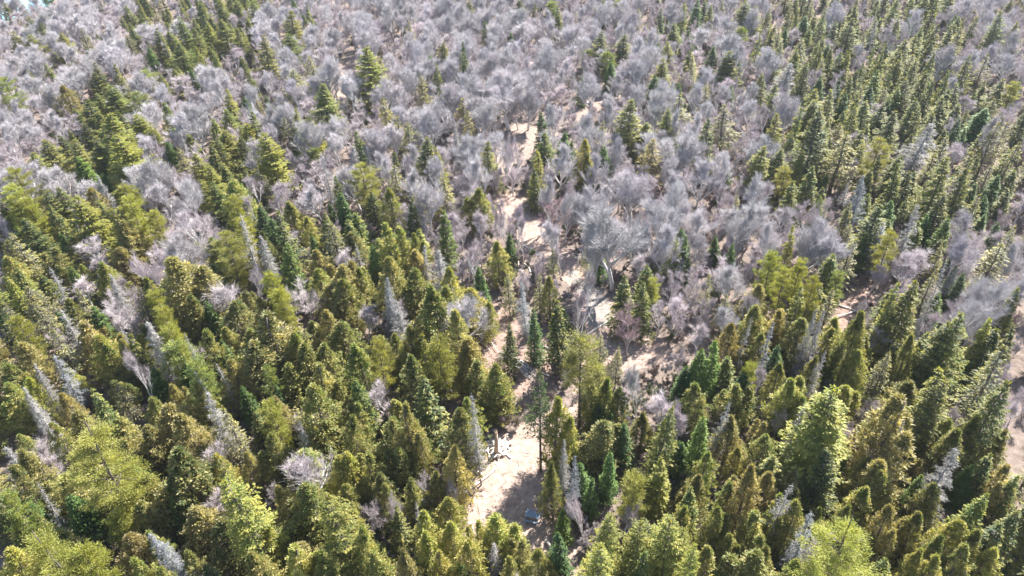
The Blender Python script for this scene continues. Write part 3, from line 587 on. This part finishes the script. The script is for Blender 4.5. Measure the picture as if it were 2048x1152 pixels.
# ------------------------------------------------------------------ forest between the trees read off one by one
GRID = ["mmssmbbbbbmmsssm",
        "bsmmmmbbbmmmssss",
        "msmsmmmbmbmmssss",
        "scmscsmxxbbbmssm",
        "scmccccmxmmmscmm",
        "ccccccccxmmcccss",
        "ccccccccxccccccs",
        "pcccccccxcccsccs",
        "pcccccccxcscccss"]
MIX = {'b': [('B', .56), ('M', .36), ('W', .04), ('S', .02), ('G', .02)], 'm': [('B', .34), ('M', .32), ('So', .10), ('G', .09), ('D', .02), ('F', .06), ('W', .05)],
       's': [('S', .24), ('So', .24), ('Sd', .18), ('G', .12), ('F', .08), ('M', .08), ('B', .04), ('D', .02)], 'c': [('C', .30), ('Cb', .22), ('Cd', .10), ('Cy', .14), ('S', .08), ('F', .06), ('M', .10), ('W', .05), ('G', .06), ('D', .02)],
       'x': [('M', .6), ('F', .2), ('C', .2)], 'p': [('C', .4), ('Cd', .3), ('S', .3)]}
occ = {}
def okey(x, y): return (int(x // 4), int(y // 4))
def near(x, y, r):
    kx, ky = okey(x, y); n = int(r // 4) + 1
    for i in range(kx - n, kx + n + 1):
        for j in range(ky - n, ky + n + 1):
            for (a, b_, q) in occ.get((i, j), ()):
                if (a - x) ** 2 + (b_ - y) ** 2 < (min(r, q)) ** 2: return True
    return False
for t in trees: occ.setdefault(okey(t['x'], t['y']), []).append((t['x'], t['y'], 2.1 + t['W'] * .22))
n_hero = len(trees)
OPENPX = [v[0] for v in OPEN.values()] + [WATER]
KEEP = [OPEN['clearing'][0], OPEN['track'][0], OPEN['gravel_bar'][0], OPEN['chip_ground'][0], OPEN['far_opening'][0], OPEN['upper_opening'][0], OPEN['right_opening'][0], [(1040, 1010), (1100, 1010), (1100, 1060), (1040, 1060)]]
r2 = random.Random(5)
for k in range(60000):
    y = 28 + 275 * r2.random() ** .8; hw = 26 + y * .80
    x = r2.uniform(-hw, hw)
    px, py, dep = proj((x, y, 8.0))
    gx = min(15, max(0, int(px // 128))); gy = min(8, max(0, int(py // 128)))
    cell = GRID[gy][gx]; q = r2.random(); code = None
    for c_, w_ in MIX[cell]:
        q -= w_
        if q <= 0: code = c_; break
    code = code or MIX[cell][0][0]
    sp = {'B': 4.1, 'M': 3.3, 'W': 4.4, 'C': 5.2, 'S': 4.5, 'G': 4.8, 'F': 4.2, 'D': 4.2, 'P': 5}[code[0]]
    if cell == 'x': sp *= 1.5
    if cell == 's' and py < 330 and y > 110: sp *= 1.0 + .35 * (math.sin(x * .11 + 2) * math.sin(y * .09 + x * .03) > -.1)
    if near(x, y, sp): continue
    bx, by, _ = proj((x, y, 0))
    if any(inside(bx, by, p_) for p_ in OPENPX): continue
    if py > 360 and any(inside(bx + q1, by + q2, KEEP[1]) for q1 in (-22, 22) for q2 in (-8, 26)): continue
    lo, hi = HT[code[0]]; H = r2.uniform(lo * .62, hi * .86)
    if code[0] in 'BM': H = r2.uniform(lo * .8, hi)
    tx_, ty_, _ = proj((x, y, H)); bad = False
    for f_ in ((.35, .7, 1.0) if code[0] not in 'BMW' else ((.35, .7, 1.0) if py > 380 else ())):
        ax, ay = bx + (tx_ - bx) * f_, by + (ty_ - by) * f_
        if any(inside(ax, ay, p_) for p_ in KEEP): bad = True
    if bad: continue
    W = {'B': .56, 'M': .50, 'W': .45, 'C': .66, 'S': .60, 'G': .56, 'F': .54, 'D': .40, 'P': .5}[code[0]] * H * r2.uniform(.8, 1.15)
    trees.append(dict(code=code, x=x, y=y, H=H, W=W, hero=None, lean=None, variant=None))
    occ.setdefault(okey(x, y), []).append((x, y, 9))

# ------------------------------------------------------------------ what each tree stands beside
MARKS = [((1065, 1032), 'the picnic table'), ((985, 885), 'the jumbled log heap'), ((1040, 735), 'the heap of grey poles'), ((1157, 760), 'the long-trunked pine'),
 ((1235, 470), 'the big silver-crowned bare tree'), ((1155, 600), 'the gravel bank'), ((1050, 600), 'the blue-grey snag among chip ground'), ((728, 150), 'the layered lone spruce'), ((165, 950), 'the huge shaggy yellow pine'),
 ((1715, 1100), 'the brilliant yellow pine'), ((1670, 850), 'the broad gold-edged spruce'), ((330, 570), 'the big bronze dome cedar'), ((415, 590), 'the mauve fan-shaped sapling'), ((490, 470), 'the long white snag'),
 ((598, 930), 'the crooked white-limbed birch'), ((430, 830), 'the shaggy white snag'), ((1570, 135), 'the white skeleton tree'), ((1850, 270), 'the pale feathery dead tree'), ((10, 5), 'the blue water'),
 ((447, 490), 'the bright yellow rounded pine'), ((1775, 880), 'the webbed pale birch crown'), ((330, 1090), 'the blue-grey snag by yellow pines'), ((580, 70), 'the stacked pair of spruces'), ((1197, 80), 'the dark round-topped spruce'),
 ((928, 120), 'the slim spire fir'), ((1685, 630), 'the fallen white trunk'), ((1868, 20), 'the lone dark spruce above mauve woods'), ((725, 370), 'the tall yellow pine'), ((1640, 460), 'the wide silvery crowns'),
 ((1500, 780), 'the sunlit gap with snags'), ((790, 620), 'the tangled white dead tree'), ((375, 420), 'the many-limbed white birch'), ((1010, 320), 'the far sunlit opening'), ((1230, 160), 'the distant pale opening'),
 ((695, 150), 'the upper pale opening'), ((640, 230), 'the tall spruce beside pink litter'), ((230, 270), 'the big yellow spruce cluster'), ((1520, 310), 'the gold-sided dark spruce'), ((1460, 150), 'the stout two-toned spruce'),
 ((1900, 950), 'the silver snag with a dark stem'), ((1560, 985), 'the small white feathery snag'), ((730, 1000), 'the small mauve fan tree'), ((100, 640), 'the pair of frosty snags'), ((1270, 1000), 'the pale horizontal dead limbs'),
 ((1300, 560), 'the dark firs by the gravel'), ((1820, 600), 'the broad dark twin spruce'), ((60, 90), 'the three spruces near the water'), ((850, 650), 'the bronze cedar ridge'), ((1960, 640), 'the pale twiggy thicket')]
SHAPE = {'S': 'spruce', 'G': 'thin spruce', 'F': 'fir', 'H': 'spreading hemlock', 'C': 'cedar', 'P': 'pine', 'B': 'bare hardwood', 'M': 'leafless sapling', 'W': 'bare birch', 'D': 'dead tree', 'T': 'pine'}
ORD = ['nearest', 'second nearest', 'third nearest', 'fourth nearest', 'fifth nearest', 'sixth nearest', 'seventh nearest', 'eighth nearest', 'ninth nearest', 'tenth nearest'] + ['%dth nearest' % i for i in range(11, 60)]
def describe(ts):
    groups = {}
    for t in ts:
        px, py, dep = proj((t['x'], t['y'], t['H'] * .6))
        (mx, my), nm = min(MARKS, key=lambda m: (m[0][0] - px) ** 2 + (m[0][1] - py) ** 2)
        dx, dy = px - mx, py - my; d = math.hypot(dx, dy); an = math.degrees(math.atan2(-dy, dx)) % 360
        dr = ['right of', 'behind-right of', 'behind', 'behind-left of', 'left of', 'front-left of', 'in front of', 'front-right of'][int((an + 22.5) // 45) % 8]
        lo, hi = HT[t['code'][0]]; sz = 'tall ' if t['H'] > hi * .98 else ('small ' if t['H'] < lo * .8 else '')
        br = t['W'] / t['H']; sh = 'broad ' if br > .42 and t['code'][0] in 'SCPFH' else ('narrow ' if br < .24 and t['code'][0] in 'SCPFHGD' else '')
        head = (sz + sh + PAL[t['code']][1] + ' ' + SHAPE[t['code'][0]]) if t['code'] in PAL else ''
        groups.setdefault((head, dr, nm), []).append((d, t))
    for (head, dr, nm), l in groups.items():
        l.sort(key=lambda a: a[0])
        for i, (d, t) in enumerate(l):
            t['label'] = head + ', ' + (ORD[i] + ' ' if len(l) > 1 else '') + dr + ' ' + nm
for t in trees:
    if t['hero']: t['label'] = t['hero']

# ------------------------------------------------------------------ individuals: the 300 of a kind that show largest; the rest as one object per kind
def shows(t):
    px, py, dep = proj((t['x'], t['y'], t['H'] * .75))
    m = 0.0 if not (-60 < px < 2108 and -40 < py < 1200) else 1.0
    return m, t['H'] / dep * (1.6 if t.get('read') else 1.0)
for i, t in enumerate(trees): t['read'] = i < n_hero
bykind = {}
for t in trees: bykind.setdefault(NAMES[t['code'][0]], []).append(t)
single = []; mass = {}
for kind, l in bykind.items():
    vis = [t for t in l if shows(t)[0] > 0]; off = [t for t in l if shows(t)[0] == 0]
    vis.sort(key=lambda t: -shows(t)[1])
    single += vis[:300]; rest = vis[300:] + off
    if rest: mass[kind] = rest
describe([t for t in single if not t.get('label')])

def jitter(c, s, r_):
    f = 1 + r_.uniform(-s, s); k = .5 if max(c) < .4 else .12
    return tuple(max(0, x * f * (1 + r_.uniform(-s, s) * k)) for x in c)
BARKCOL = {'B': (1.0, .98, .97), 'M': (.95, .92, .93), 'Mr': (.75, .7, .7), 'W': (1.25, 1.22, 1.2)}
r3 = random.Random(21)
def pk(t):
    c = t['code'][0]
    return 'X' if c == 'S' and t['W'] > 6.2 else ('Q' if c == 'P' and t['W'] > 5.5 else ('K' if c == 'B' and t['W'] > 7.2 else c))
def variant_of(t):
    n = len(PROTO[pk(t)]); return t['variant'] if t['variant'] is not None else r3.randrange(n)
def matrix_of(t, v):
    c = t['code'][0]; R, Z = PR[pk(t)][v]
    sz = t['H'] / Z; sx = t['W'] / 2 / R
    sx = min(max(sx, sz * .45), sz * 2.2)
    ln = {'B': 5, 'M': 7, 'W': 8, 'D': 4}.get(c, 2.0)
    if t['lean'] is not None: lx, ly = t['lean']
    else: lx, ly = r3.gauss(0, ln * .6), r3.gauss(0, ln * .6)
    return (math.radians(lx), math.radians(ly), r3.uniform(0, 6.283)), (sx * r3.uniform(.93, 1.07), sx, sz)
for t in single:
    code = t['code']; c = code[0]; v = variant_of(t); rot, sc = matrix_of(t, v)
    root = bpy.data.objects.new(NAMES[c], None); C.objects.link(root)
    root.empty_display_size = .5
    root.location = (t['x'], t['y'], 0); root.rotation_mode = 'ZYX'; root.rotation_euler = rot; root.scale = sc
    root['label'] = t['label']; root['category'] = {'bare_sapling': 'bare tree', 'bare_tree': 'bare tree', 'dead_tree': 'dead tree'}.get(NAMES[c], NAMES[c].replace('_', ' ').replace(' tree', ''))
    root['group'] = {'B': 'bare grey hardwoods in the woods', 'M': 'leafless mauve saplings', 'D': 'silver dead trees', 'C': 'cedars of the stand', 'S': 'spruces of the forest', 'G': 'spruces of the forest', 'F': 'green firs of the forest', 'P': 'pines', 'T': 'pines', 'H': 'hemlocks', 'W': 'white birches'}[c]
    for pn, me in PROTO[pk(t)][v]:
        o = bpy.data.objects.new(pn, me); C.objects.link(o); o.parent = root
        if c in 'BMW': col = BARKCOL.get(code, BARKCOL.get(c)) if pn == 'trunk' else PAL[code][0]
        elif code == 'T': col = (0.17, 0.175, 0.075) if v == 0 else (0.05, 0.085, 0.02)
        else: col = PAL[code][0]
        if pn in ('branches', 'twigs'): o['kind'] = 'stuff'
        if pn == 'twigs' and pk(t) == 'K': col = tuple(x * .84 for x in col)
        o.color = (*jitter(col, .14 if c not in 'D' else .08, r3), 1)

# the woods beyond those: one object per kind, made of instances on points
fixed = {}
def fixed_material(mat, col):
    k = (mat.name, tuple(round(c, 4) for c in col))
    if k not in fixed:
        m = mat.copy(); nt = m.node_tree
        for nd in [q for q in nt.nodes if q.type == 'OBJECT_INFO']:
            for lk in list(nd.outputs['Color'].links):
                rgb = nt.nodes.new('ShaderNodeRGB'); rgb.outputs[0].default_value = (*col, 1); nt.links.new(rgb.outputs[0], lk.to_socket)
        fixed[k] = m
    return fixed[k]
def mass_object(name, label, cat, pts, sources):
    """pts: list of (x, y, rot, scale, source index, lean)"""
    colls = bpy.data.collections.new(name + '_sources')
    for k, objs in enumerate(sources):
        sub = bpy.data.collections.new('%s_source_%02d' % (name, k)); colls.children.link(sub)
        for pn, me, col in objs:
            o = bpy.data.objects.new(name + '_' + pn, me); o.material_slots[0].link = 'OBJECT'; o.material_slots[0].material = fixed_material(me.materials[0], col); sub.objects.link(o)
    me = bpy.data.meshes.new(name); n = len(pts)
    me.vertices.add(n); me.vertices.foreach_set('co', np.array([(p[0], p[1], 0) for p in pts], np.float32).ravel())
    for an, ty, key in (('rot', 'FLOAT_VECTOR', 2), ('scl', 'FLOAT_VECTOR', 3)):
        a = me.attributes.new(an, ty, 'POINT'); a.data.foreach_set('vector', np.array([p[key] for p in pts], np.float32).ravel())
    a = me.attributes.new('src', 'INT', 'POINT'); a.data.foreach_set('value', np.array([p[4] for p in pts], np.int32))
    o = link(name, me); o['kind'] = 'stuff'; o['label'] = label; o['category'] = cat
    ng = bpy.data.node_groups.new(name, 'GeometryNodeTree')
    ng.interface.new_socket('Geometry', in_out='INPUT', socket_type='NodeSocketGeometry'); ng.interface.new_socket('Geometry', in_out='OUTPUT', socket_type='NodeSocketGeometry')
    nd = ng.nodes; gi = nd.new('NodeGroupInput'); go = nd.new('NodeGroupOutput'); m2p = nd.new('GeometryNodeMeshToPoints'); ip = nd.new('GeometryNodeInstanceOnPoints'); ci = nd.new('GeometryNodeCollectionInfo')
    ci.inputs['Collection'].default_value = colls; ci.inputs['Separate Children'].default_value = True; ci.inputs['Reset Children'].default_value = False
    L = ng.links.new; L(gi.outputs[0], m2p.inputs[0]); L(m2p.outputs[0], ip.inputs['Points']); L(ci.outputs[0], ip.inputs['Instance']); ip.inputs['Pick Instance'].default_value = True
    for an, sock, ty in (('rot', 'Rotation', 'FLOAT_VECTOR'), ('scl', 'Scale', 'FLOAT_VECTOR'), ('src', 'Instance Index', 'INT')):
        na = nd.new('GeometryNodeInputNamedAttribute'); na.data_type = ty; na.inputs['Name'].default_value = an; L(na.outputs[0], ip.inputs[sock])
    L(ip.outputs[0], go.inputs[0])
    md = o.modifiers.new('instances', 'NODES'); md.node_group = ng
    return o
MASSLAB = {'bare_tree': ('grey leafless hardwoods massed in the farther woods', 'bare trees'), 'bare_sapling': ('mauve leafless saplings massed in the farther woods', 'bare trees'),
  'cedar_tree': ('olive cedars closing the stand behind and beside the nearer ones', 'cedars'), 'spruce_tree': ('spruces closing the forest between and beyond the nearer ones', 'spruces')}
for kind, l in mass.items():
    combos = {}; pts = []
    for t in l:
        v = variant_of(t); rot, sc = matrix_of(t, v); k = combos.setdefault((t['code'], pk(t), v), len(combos))
        q = Matrix.Rotation(0, 3, 'X')
        pts.append((t['x'], t['y'], rot, sc, k))
    sources = []
    for (code, kp, v) in combos:
        c = code[0]
        sources.append([(pn, me, (BARKCOL.get(code, BARKCOL.get(c)) if (c in 'BMW' and pn == 'trunk') else PAL.get(code, ((.1, .1, .03), ''))[0])) for pn, me in PROTO[kp][v]])
    lab = MASSLAB.get(kind, (kind.replace('_', ' ') + 's closing the forest between the nearer ones', kind.replace('_', ' ')))
    mass_object('distant_' + kind + 's', lab[0], lab[1], pts, sources)

# leafless undergrowth
pts = []; r4 = random.Random(8)
UC = [(.58, .47, .46), (.70, .66, .65), (.48, .40, .34), (.26, .32, .14)]
for k in range(9500):
    y = 30 + 265 * r4.random() ** .85; hw = 15 + y * .76; x = r4.uniform(-hw, hw); px, py, _ = proj((x, y, .5))
    inn = any(inside(px, py, p_) for p_ in OPENPX)
    if inn and (r4.random() < .93 or inside(px, py, KEEP[0]) or inside(px, py, KEEP[2]) or inside(px, py, WATER)): continue
    h = r4.uniform(.12, .34); pts.append((x, y, (r4.gauss(0, .15), r4.gauss(0, .15), r4.uniform(0, 6.28)), (h * 1.1, h * 1.1, h), r4.randrange(8)))
mass_object('undergrowth', 'leafless brown and mauve brush growing under and between the trees', 'brush', pts, [[(pn, me, c_) for pn, me in PROTO['U'][v]] for c_ in UC for v in range(2)])
print('trees', len(trees), 'read', n_hero, 'single', len(single), {k: len(v) for k, v in bykind.items()})

# ------------------------------------------------------------------ air
hm = bpy.data.materials.new('air'); hm.use_nodes = True; nt = hm.node_tree; nt.nodes.clear()
ho = nt.nodes.new('ShaderNodeOutputMaterial'); pv = nt.nodes.new('ShaderNodeVolumePrincipled')
pv.inputs['Color'].default_value = (.80, .88, 1.0, 1); pv.inputs['Density'].default_value = HAZE; pv.inputs['Anisotropy'].default_value = .2
nt.links.new(pv.outputs[0], ho.inputs['Volume'])
hme = bpy.data.meshes.new('haze'); bm = bmesh.new(); bmesh.ops.create_cube(bm, size=1)
for v_ in bm.verts: v_.co = (v_.co.x * 3400, v_.co.y * 3100 + 1150, v_.co.z * 81 + 39.5)
bm.to_mesh(hme); bm.free(); hme.materials.append(hm); ho_ = link('haze', hme); ho_['kind'] = 'stuff'; ho_['label'] = 'thin pale haze over the far woods'; ho_['category'] = 'haze'

# ------------------------------------------------------------------ litter on the ground
b = MB(); n = 70000
y = 30 + 255 * rng.random(n) ** .9; x = rng.uniform(-1, 1, n) * (15 + y * .76)
L = rng.gamma(2.0, .35, n) + .15; a = rng.uniform(0, math.pi, n)
keep = np.ones(n, bool)
V = np.c_[x, y, np.full(n, .05)] - CAMP; kk = V @ fwd; PX = 1024 + FPX * (V @ cr) / kk; PY = 576 - FPX * (V @ cu) / kk
for i in range(n):
    if inside(PX[i], PY[i], WATER) or (inside(PX[i], PY[i], KEEP[0]) and rng.random() < .45): keep[i] = False
P = np.c_[x, y, rng.uniform(.03, .12, n)][keep]; D = np.c_[np.cos(a) * L, np.sin(a) * L, rng.uniform(0, .22, n)][keep]
b.spikes(P, P + D, rng.uniform(.012, .045, len(P)), .4)
o = link('fallen_sticks', b.mesh('fallen_sticks', M['log'])); o['kind'] = 'stuff'; o['label'] = 'small fallen branches and sticks scattered over the forest floor'; o['category'] = 'sticks'; o.color = (.62, .54, .5, 1)

# ------------------------------------------------------------------ logs, poles, snag, picnic table
r5 = random.Random(3)
def log_mesh(L, r, taper=.8, stub=0, bend=.02, k=8):
    b = MB(); n = 5; t = np.linspace(0, 1, n); pts = np.c_[t * L - L / 2, np.cumsum(rng.normal(0, bend * L / 4, n)), np.cumsum(rng.normal(0, bend * L / 8, n))]
    b.tube(pts, r * (1 - (1 - taper) * t) * (1 + rng.normal(0, .04, n)), k)
    for _ in range(stub):
        i = rng.integers(0, n - 1); p = pts[i] + (pts[i + 1] - pts[i]) * rng.random(); q = rng.normal(0, 1, 3); q[0] = abs(q[0]) * .5; q[2] = abs(q[2]); q /= np.linalg.norm(q)
        b.spikes([p], [p + q * rng.uniform(.3, 1.4)], [r * .25])
    return b.mesh('log', M['log'])
LOGS = [log_mesh(1.9, .13), log_mesh(1.6, .16), log_mesh(2.3, .12), log_mesh(1.3, .15)]
POLES = [log_mesh(5.0, .07, .45, 1), log_mesh(6.2, .08, .4, 2), log_mesh(4.2, .06, .5, 1)]
TRUNKS = [log_mesh(9, .20, .45, 6, .05), log_mesh(7, .17, .5, 5, .06), log_mesh(12, .22, .35, 8, .04)]
def put(name, me, px, py, z, ang, tilt, label, cat, group=None, col=(1, 1, 1)):
    p = at(px, py, z); o = link(name, me); o.location = (p[0], p[1], z); o.rotation_euler = (r5.uniform(-.5, .5), tilt, ang); o.color = (*col, 1)
    o['label'] = label; o['category'] = cat
    if group: o['group'] = group
    return o
for i in range(58):
    u = r5.gauss(0, .5); w = r5.gauss(0, .5); lay = r5.random(); rr = math.hypot(u, w)
    if rr > 1.25: continue
    px = 992 + u * 30; py = 893 + w * 22; z = .12 + .75 * lay * max(0, 1 - rr)
    put('log', LOGS[i % 4], px, py, z, r5.choice([.5, .9, 1.3, -.5, 2.2]) + r5.gauss(0, .35), r5.gauss(0, .14), 'short bleached log in the jumbled heap at the head of the clearing', 'log', 'bleached logs heaped at the head of the clearing', (1, .99, .97))
for i in range(26):
    u = r5.random(); s = r5.gauss(0, 1)
    put('pole', POLES[i % 3], 1022 + u * 38 + s * 4, 716 + u * 28 - s * 4, .12 + .45 * r5.random(), -.75 + r5.gauss(0, .20) - u * .25, r5.gauss(0, .05), 'long grey pole in the shaded heap on the bark-littered ground', 'pole', 'long grey poles heaped in the shade', (.8, .82, .86))
for i in range(10):
    put('pole', POLES[i % 3], 966 + r5.gauss(0, 7), 672 + r5.gauss(0, 10), .1 + .3 * r5.random(), -1.15 + r5.gauss(0, .3), r5.gauss(0, .06), 'white bleached pole fanned out beside the cedars left of the bark-littered ground', 'pole', 'white poles fanned beside the cedars', (1.15, 1.12, 1.05))
for i in range(5):
    put('pole', POLES[i % 3], 1060 + i * 5, 500 + i * 2, .12, -1.0 + r5.gauss(0, .08), 0, 'pale pole lying with others across the track', 'pole', 'pale poles across the track', (1.2, 1.2, 1.15))
for i in range(9):
    put('log', LOGS[i % 4], 1035 + r5.gauss(0, 9), 530 + r5.gauss(0, 9), .15, r5.uniform(0, 3), 0, 'pale cut log scattered on straw-coloured ground left of the track', 'log', 'cut logs left of the track', (1.1, 1.05, .9))
for i in range(14):
    put('log', LOGS[i % 4], 1150 + r5.gauss(0, 28), 752 + r5.gauss(0, 9), .15, r5.uniform(0, 3), r5.gauss(0, .1), 'white cut log strewn on the track behind the long-trunked pine', 'log', 'cut logs strewn on the track', (1.15, 1.12, 1.08))
for i, (px, py, a, v, lab) in enumerate([(945, 950, .95, 1, 'long bleached trunk lying along the left edge of the clearing'), (952, 968, .80, 0, 'upper of two fallen trunks lying beside the dead-topped tree'), (935, 975, 1.0, 1, 'lower fallen trunk at the clearing edge beside the cedars'),
        (1680, 634, .35, 1, 'white fallen trunk lying across the sunlit gap'), (1700, 618, -.6, 2, 'grey fallen trunk crossing behind the white one in the gap'), (1606, 724, .15, 1, 'short white fallen trunk at the foot of the thin snags'), (1600, 736, .1, 0, 'lower white trunk at the foot of the thin snags'),
        (1122, 710, -.7, 0, 'dark fallen trunk across the bark-littered ground'), (1120, 1128, -1.1, 1, 'broken pale trunk lying in shade below the picnic table'), (905, 760, .9, 1, 'dark fallen trunk on pink litter beside the cedars'), (890, 800, .8, 0, 'pale fallen trunk left of the dead-topped tree'),
        (1220, 640, .7, 2, 'long grey fallen trunk reaching across the gravel bank')]):
    o = put('fallen_trunk', TRUNKS[v], px, py, .2, a, 0, lab, 'fallen trunk', None, (.55, .5, .5) if 'dark' in lab else (1.1, 1.08, 1.05))
names_n = ['leftmost', 'second from left', 'third from left', 'fourth from left', 'fifth from left', 'sixth from left', 'seventh from left', 'eighth from left', 'ninth from left'] + ['%dth from left' % k for k in range(10, 40)]
lg_ = {}
for o in C.objects:
    if o.get('group') and (o.name.startswith('pole') or o.name.startswith('log')): lg_.setdefault(o['group'], []).append(o)
for gname, l in lg_.items():
    if len(l) > 30: continue
    l.sort(key=lambda o: proj(np.array(o.location))[0])
    for k, o in enumerate(l): o['label'] = names_n[k] + ' of the ' + gname
# broken snag by the log heap
b = MB(); b.tube([(0, 0, -.1), (.03, 0, 1.2), (.1, .05, 2.6), (.12, .1, 3.9)], [.42, .30, .26, .20], 9)
for k in range(9):
    a = k * .7; b.spikes([(.12 + .13 * math.cos(a), .1 + .13 * math.sin(a), 3.8)], [(.12 + .16 * math.cos(a), .1 + .16 * math.sin(a), 4.2 + .7 * r5.random())], [.06], .1)
o = link('broken_snag', b.mesh('broken_snag', M['log'])); p = at(993, 908, 0); o.location = (p[0], p[1], 0); o['label'] = 'broken tan tree stub standing at the front of the log heap'; o['category'] = 'tree stub'; o.color = (.75, .6, .48, 1)

def plank_material():
    m, nt, out = nodes_of('weathered_blue_grey_boards'); n1 = noise(nt, 3, 5, .7)
    c = ramp(nt, n1, [(.3, (.15, .21, .29)), (.7, (.28, .35, .43))])
    p = N(nt, 'ShaderNodeBsdfPrincipled'); nt.links.new(c, p.inputs['Base Color']); p.inputs['Roughness'].default_value = .8; p.inputs['Specular IOR Level'].default_value = .2; nt.links.new(p.outputs[0], out.inputs[0]); return m
MP = plank_material()
def box_mesh(name, sx, sy, sz, bev=.008):
    me = bpy.data.meshes.new(name); bm = bmesh.new(); bmesh.ops.create_cube(bm, size=1); bmesh.ops.scale(bm, vec=(sx, sy, sz), verts=bm.verts)
    bmesh.ops.bevel(bm, geom=bm.edges[:], offset=bev, segments=1, affect='EDGES'); bm.to_mesh(me); bm.free(); me.materials.append(MP); return me
pt = bpy.data.objects.new('picnic_table', None); C.objects.link(pt); p = at(1065, 1034, .4); pt.location = (p[0], p[1], .03); pt.rotation_euler = (0, 0, math.radians(-17))
pt['label'] = 'blue-grey wooden picnic table standing in tree shade at the clearing'; pt['category'] = 'picnic table'
pl = box_mesh('plank', 1.85, .145, .04)
def part(nm, me, loc, rot=(0, 0, 0), par=pt):
    o = link(nm, me, par); o.location = loc; o.rotation_euler = rot; return o
for k in range(5): part('plank', pl, (0, (k - 2) * .155, .75))
bl = box_mesh('bench', 1.85, .135, .04)
for s in (-1, 1):
    for q in (0, 1): part('bench_board', bl, (0, s * (.66 + q * .145), .45))
lg = box_mesh('leg', .045, .095, .98); bar = box_mesh('cross_beam', .045, 1.6, .09); bar2 = box_mesh('top_batten', .045, .70, .07)
for ex in (-.65, .65):
    part('cross_beam', bar, (ex, 0, .38)); part('top_batten', bar2, (ex, 0, .695))
    for s in (-1, 1): part('leg', lg, (ex + .047, s * .42, .36), (s * .62, 0, 0))
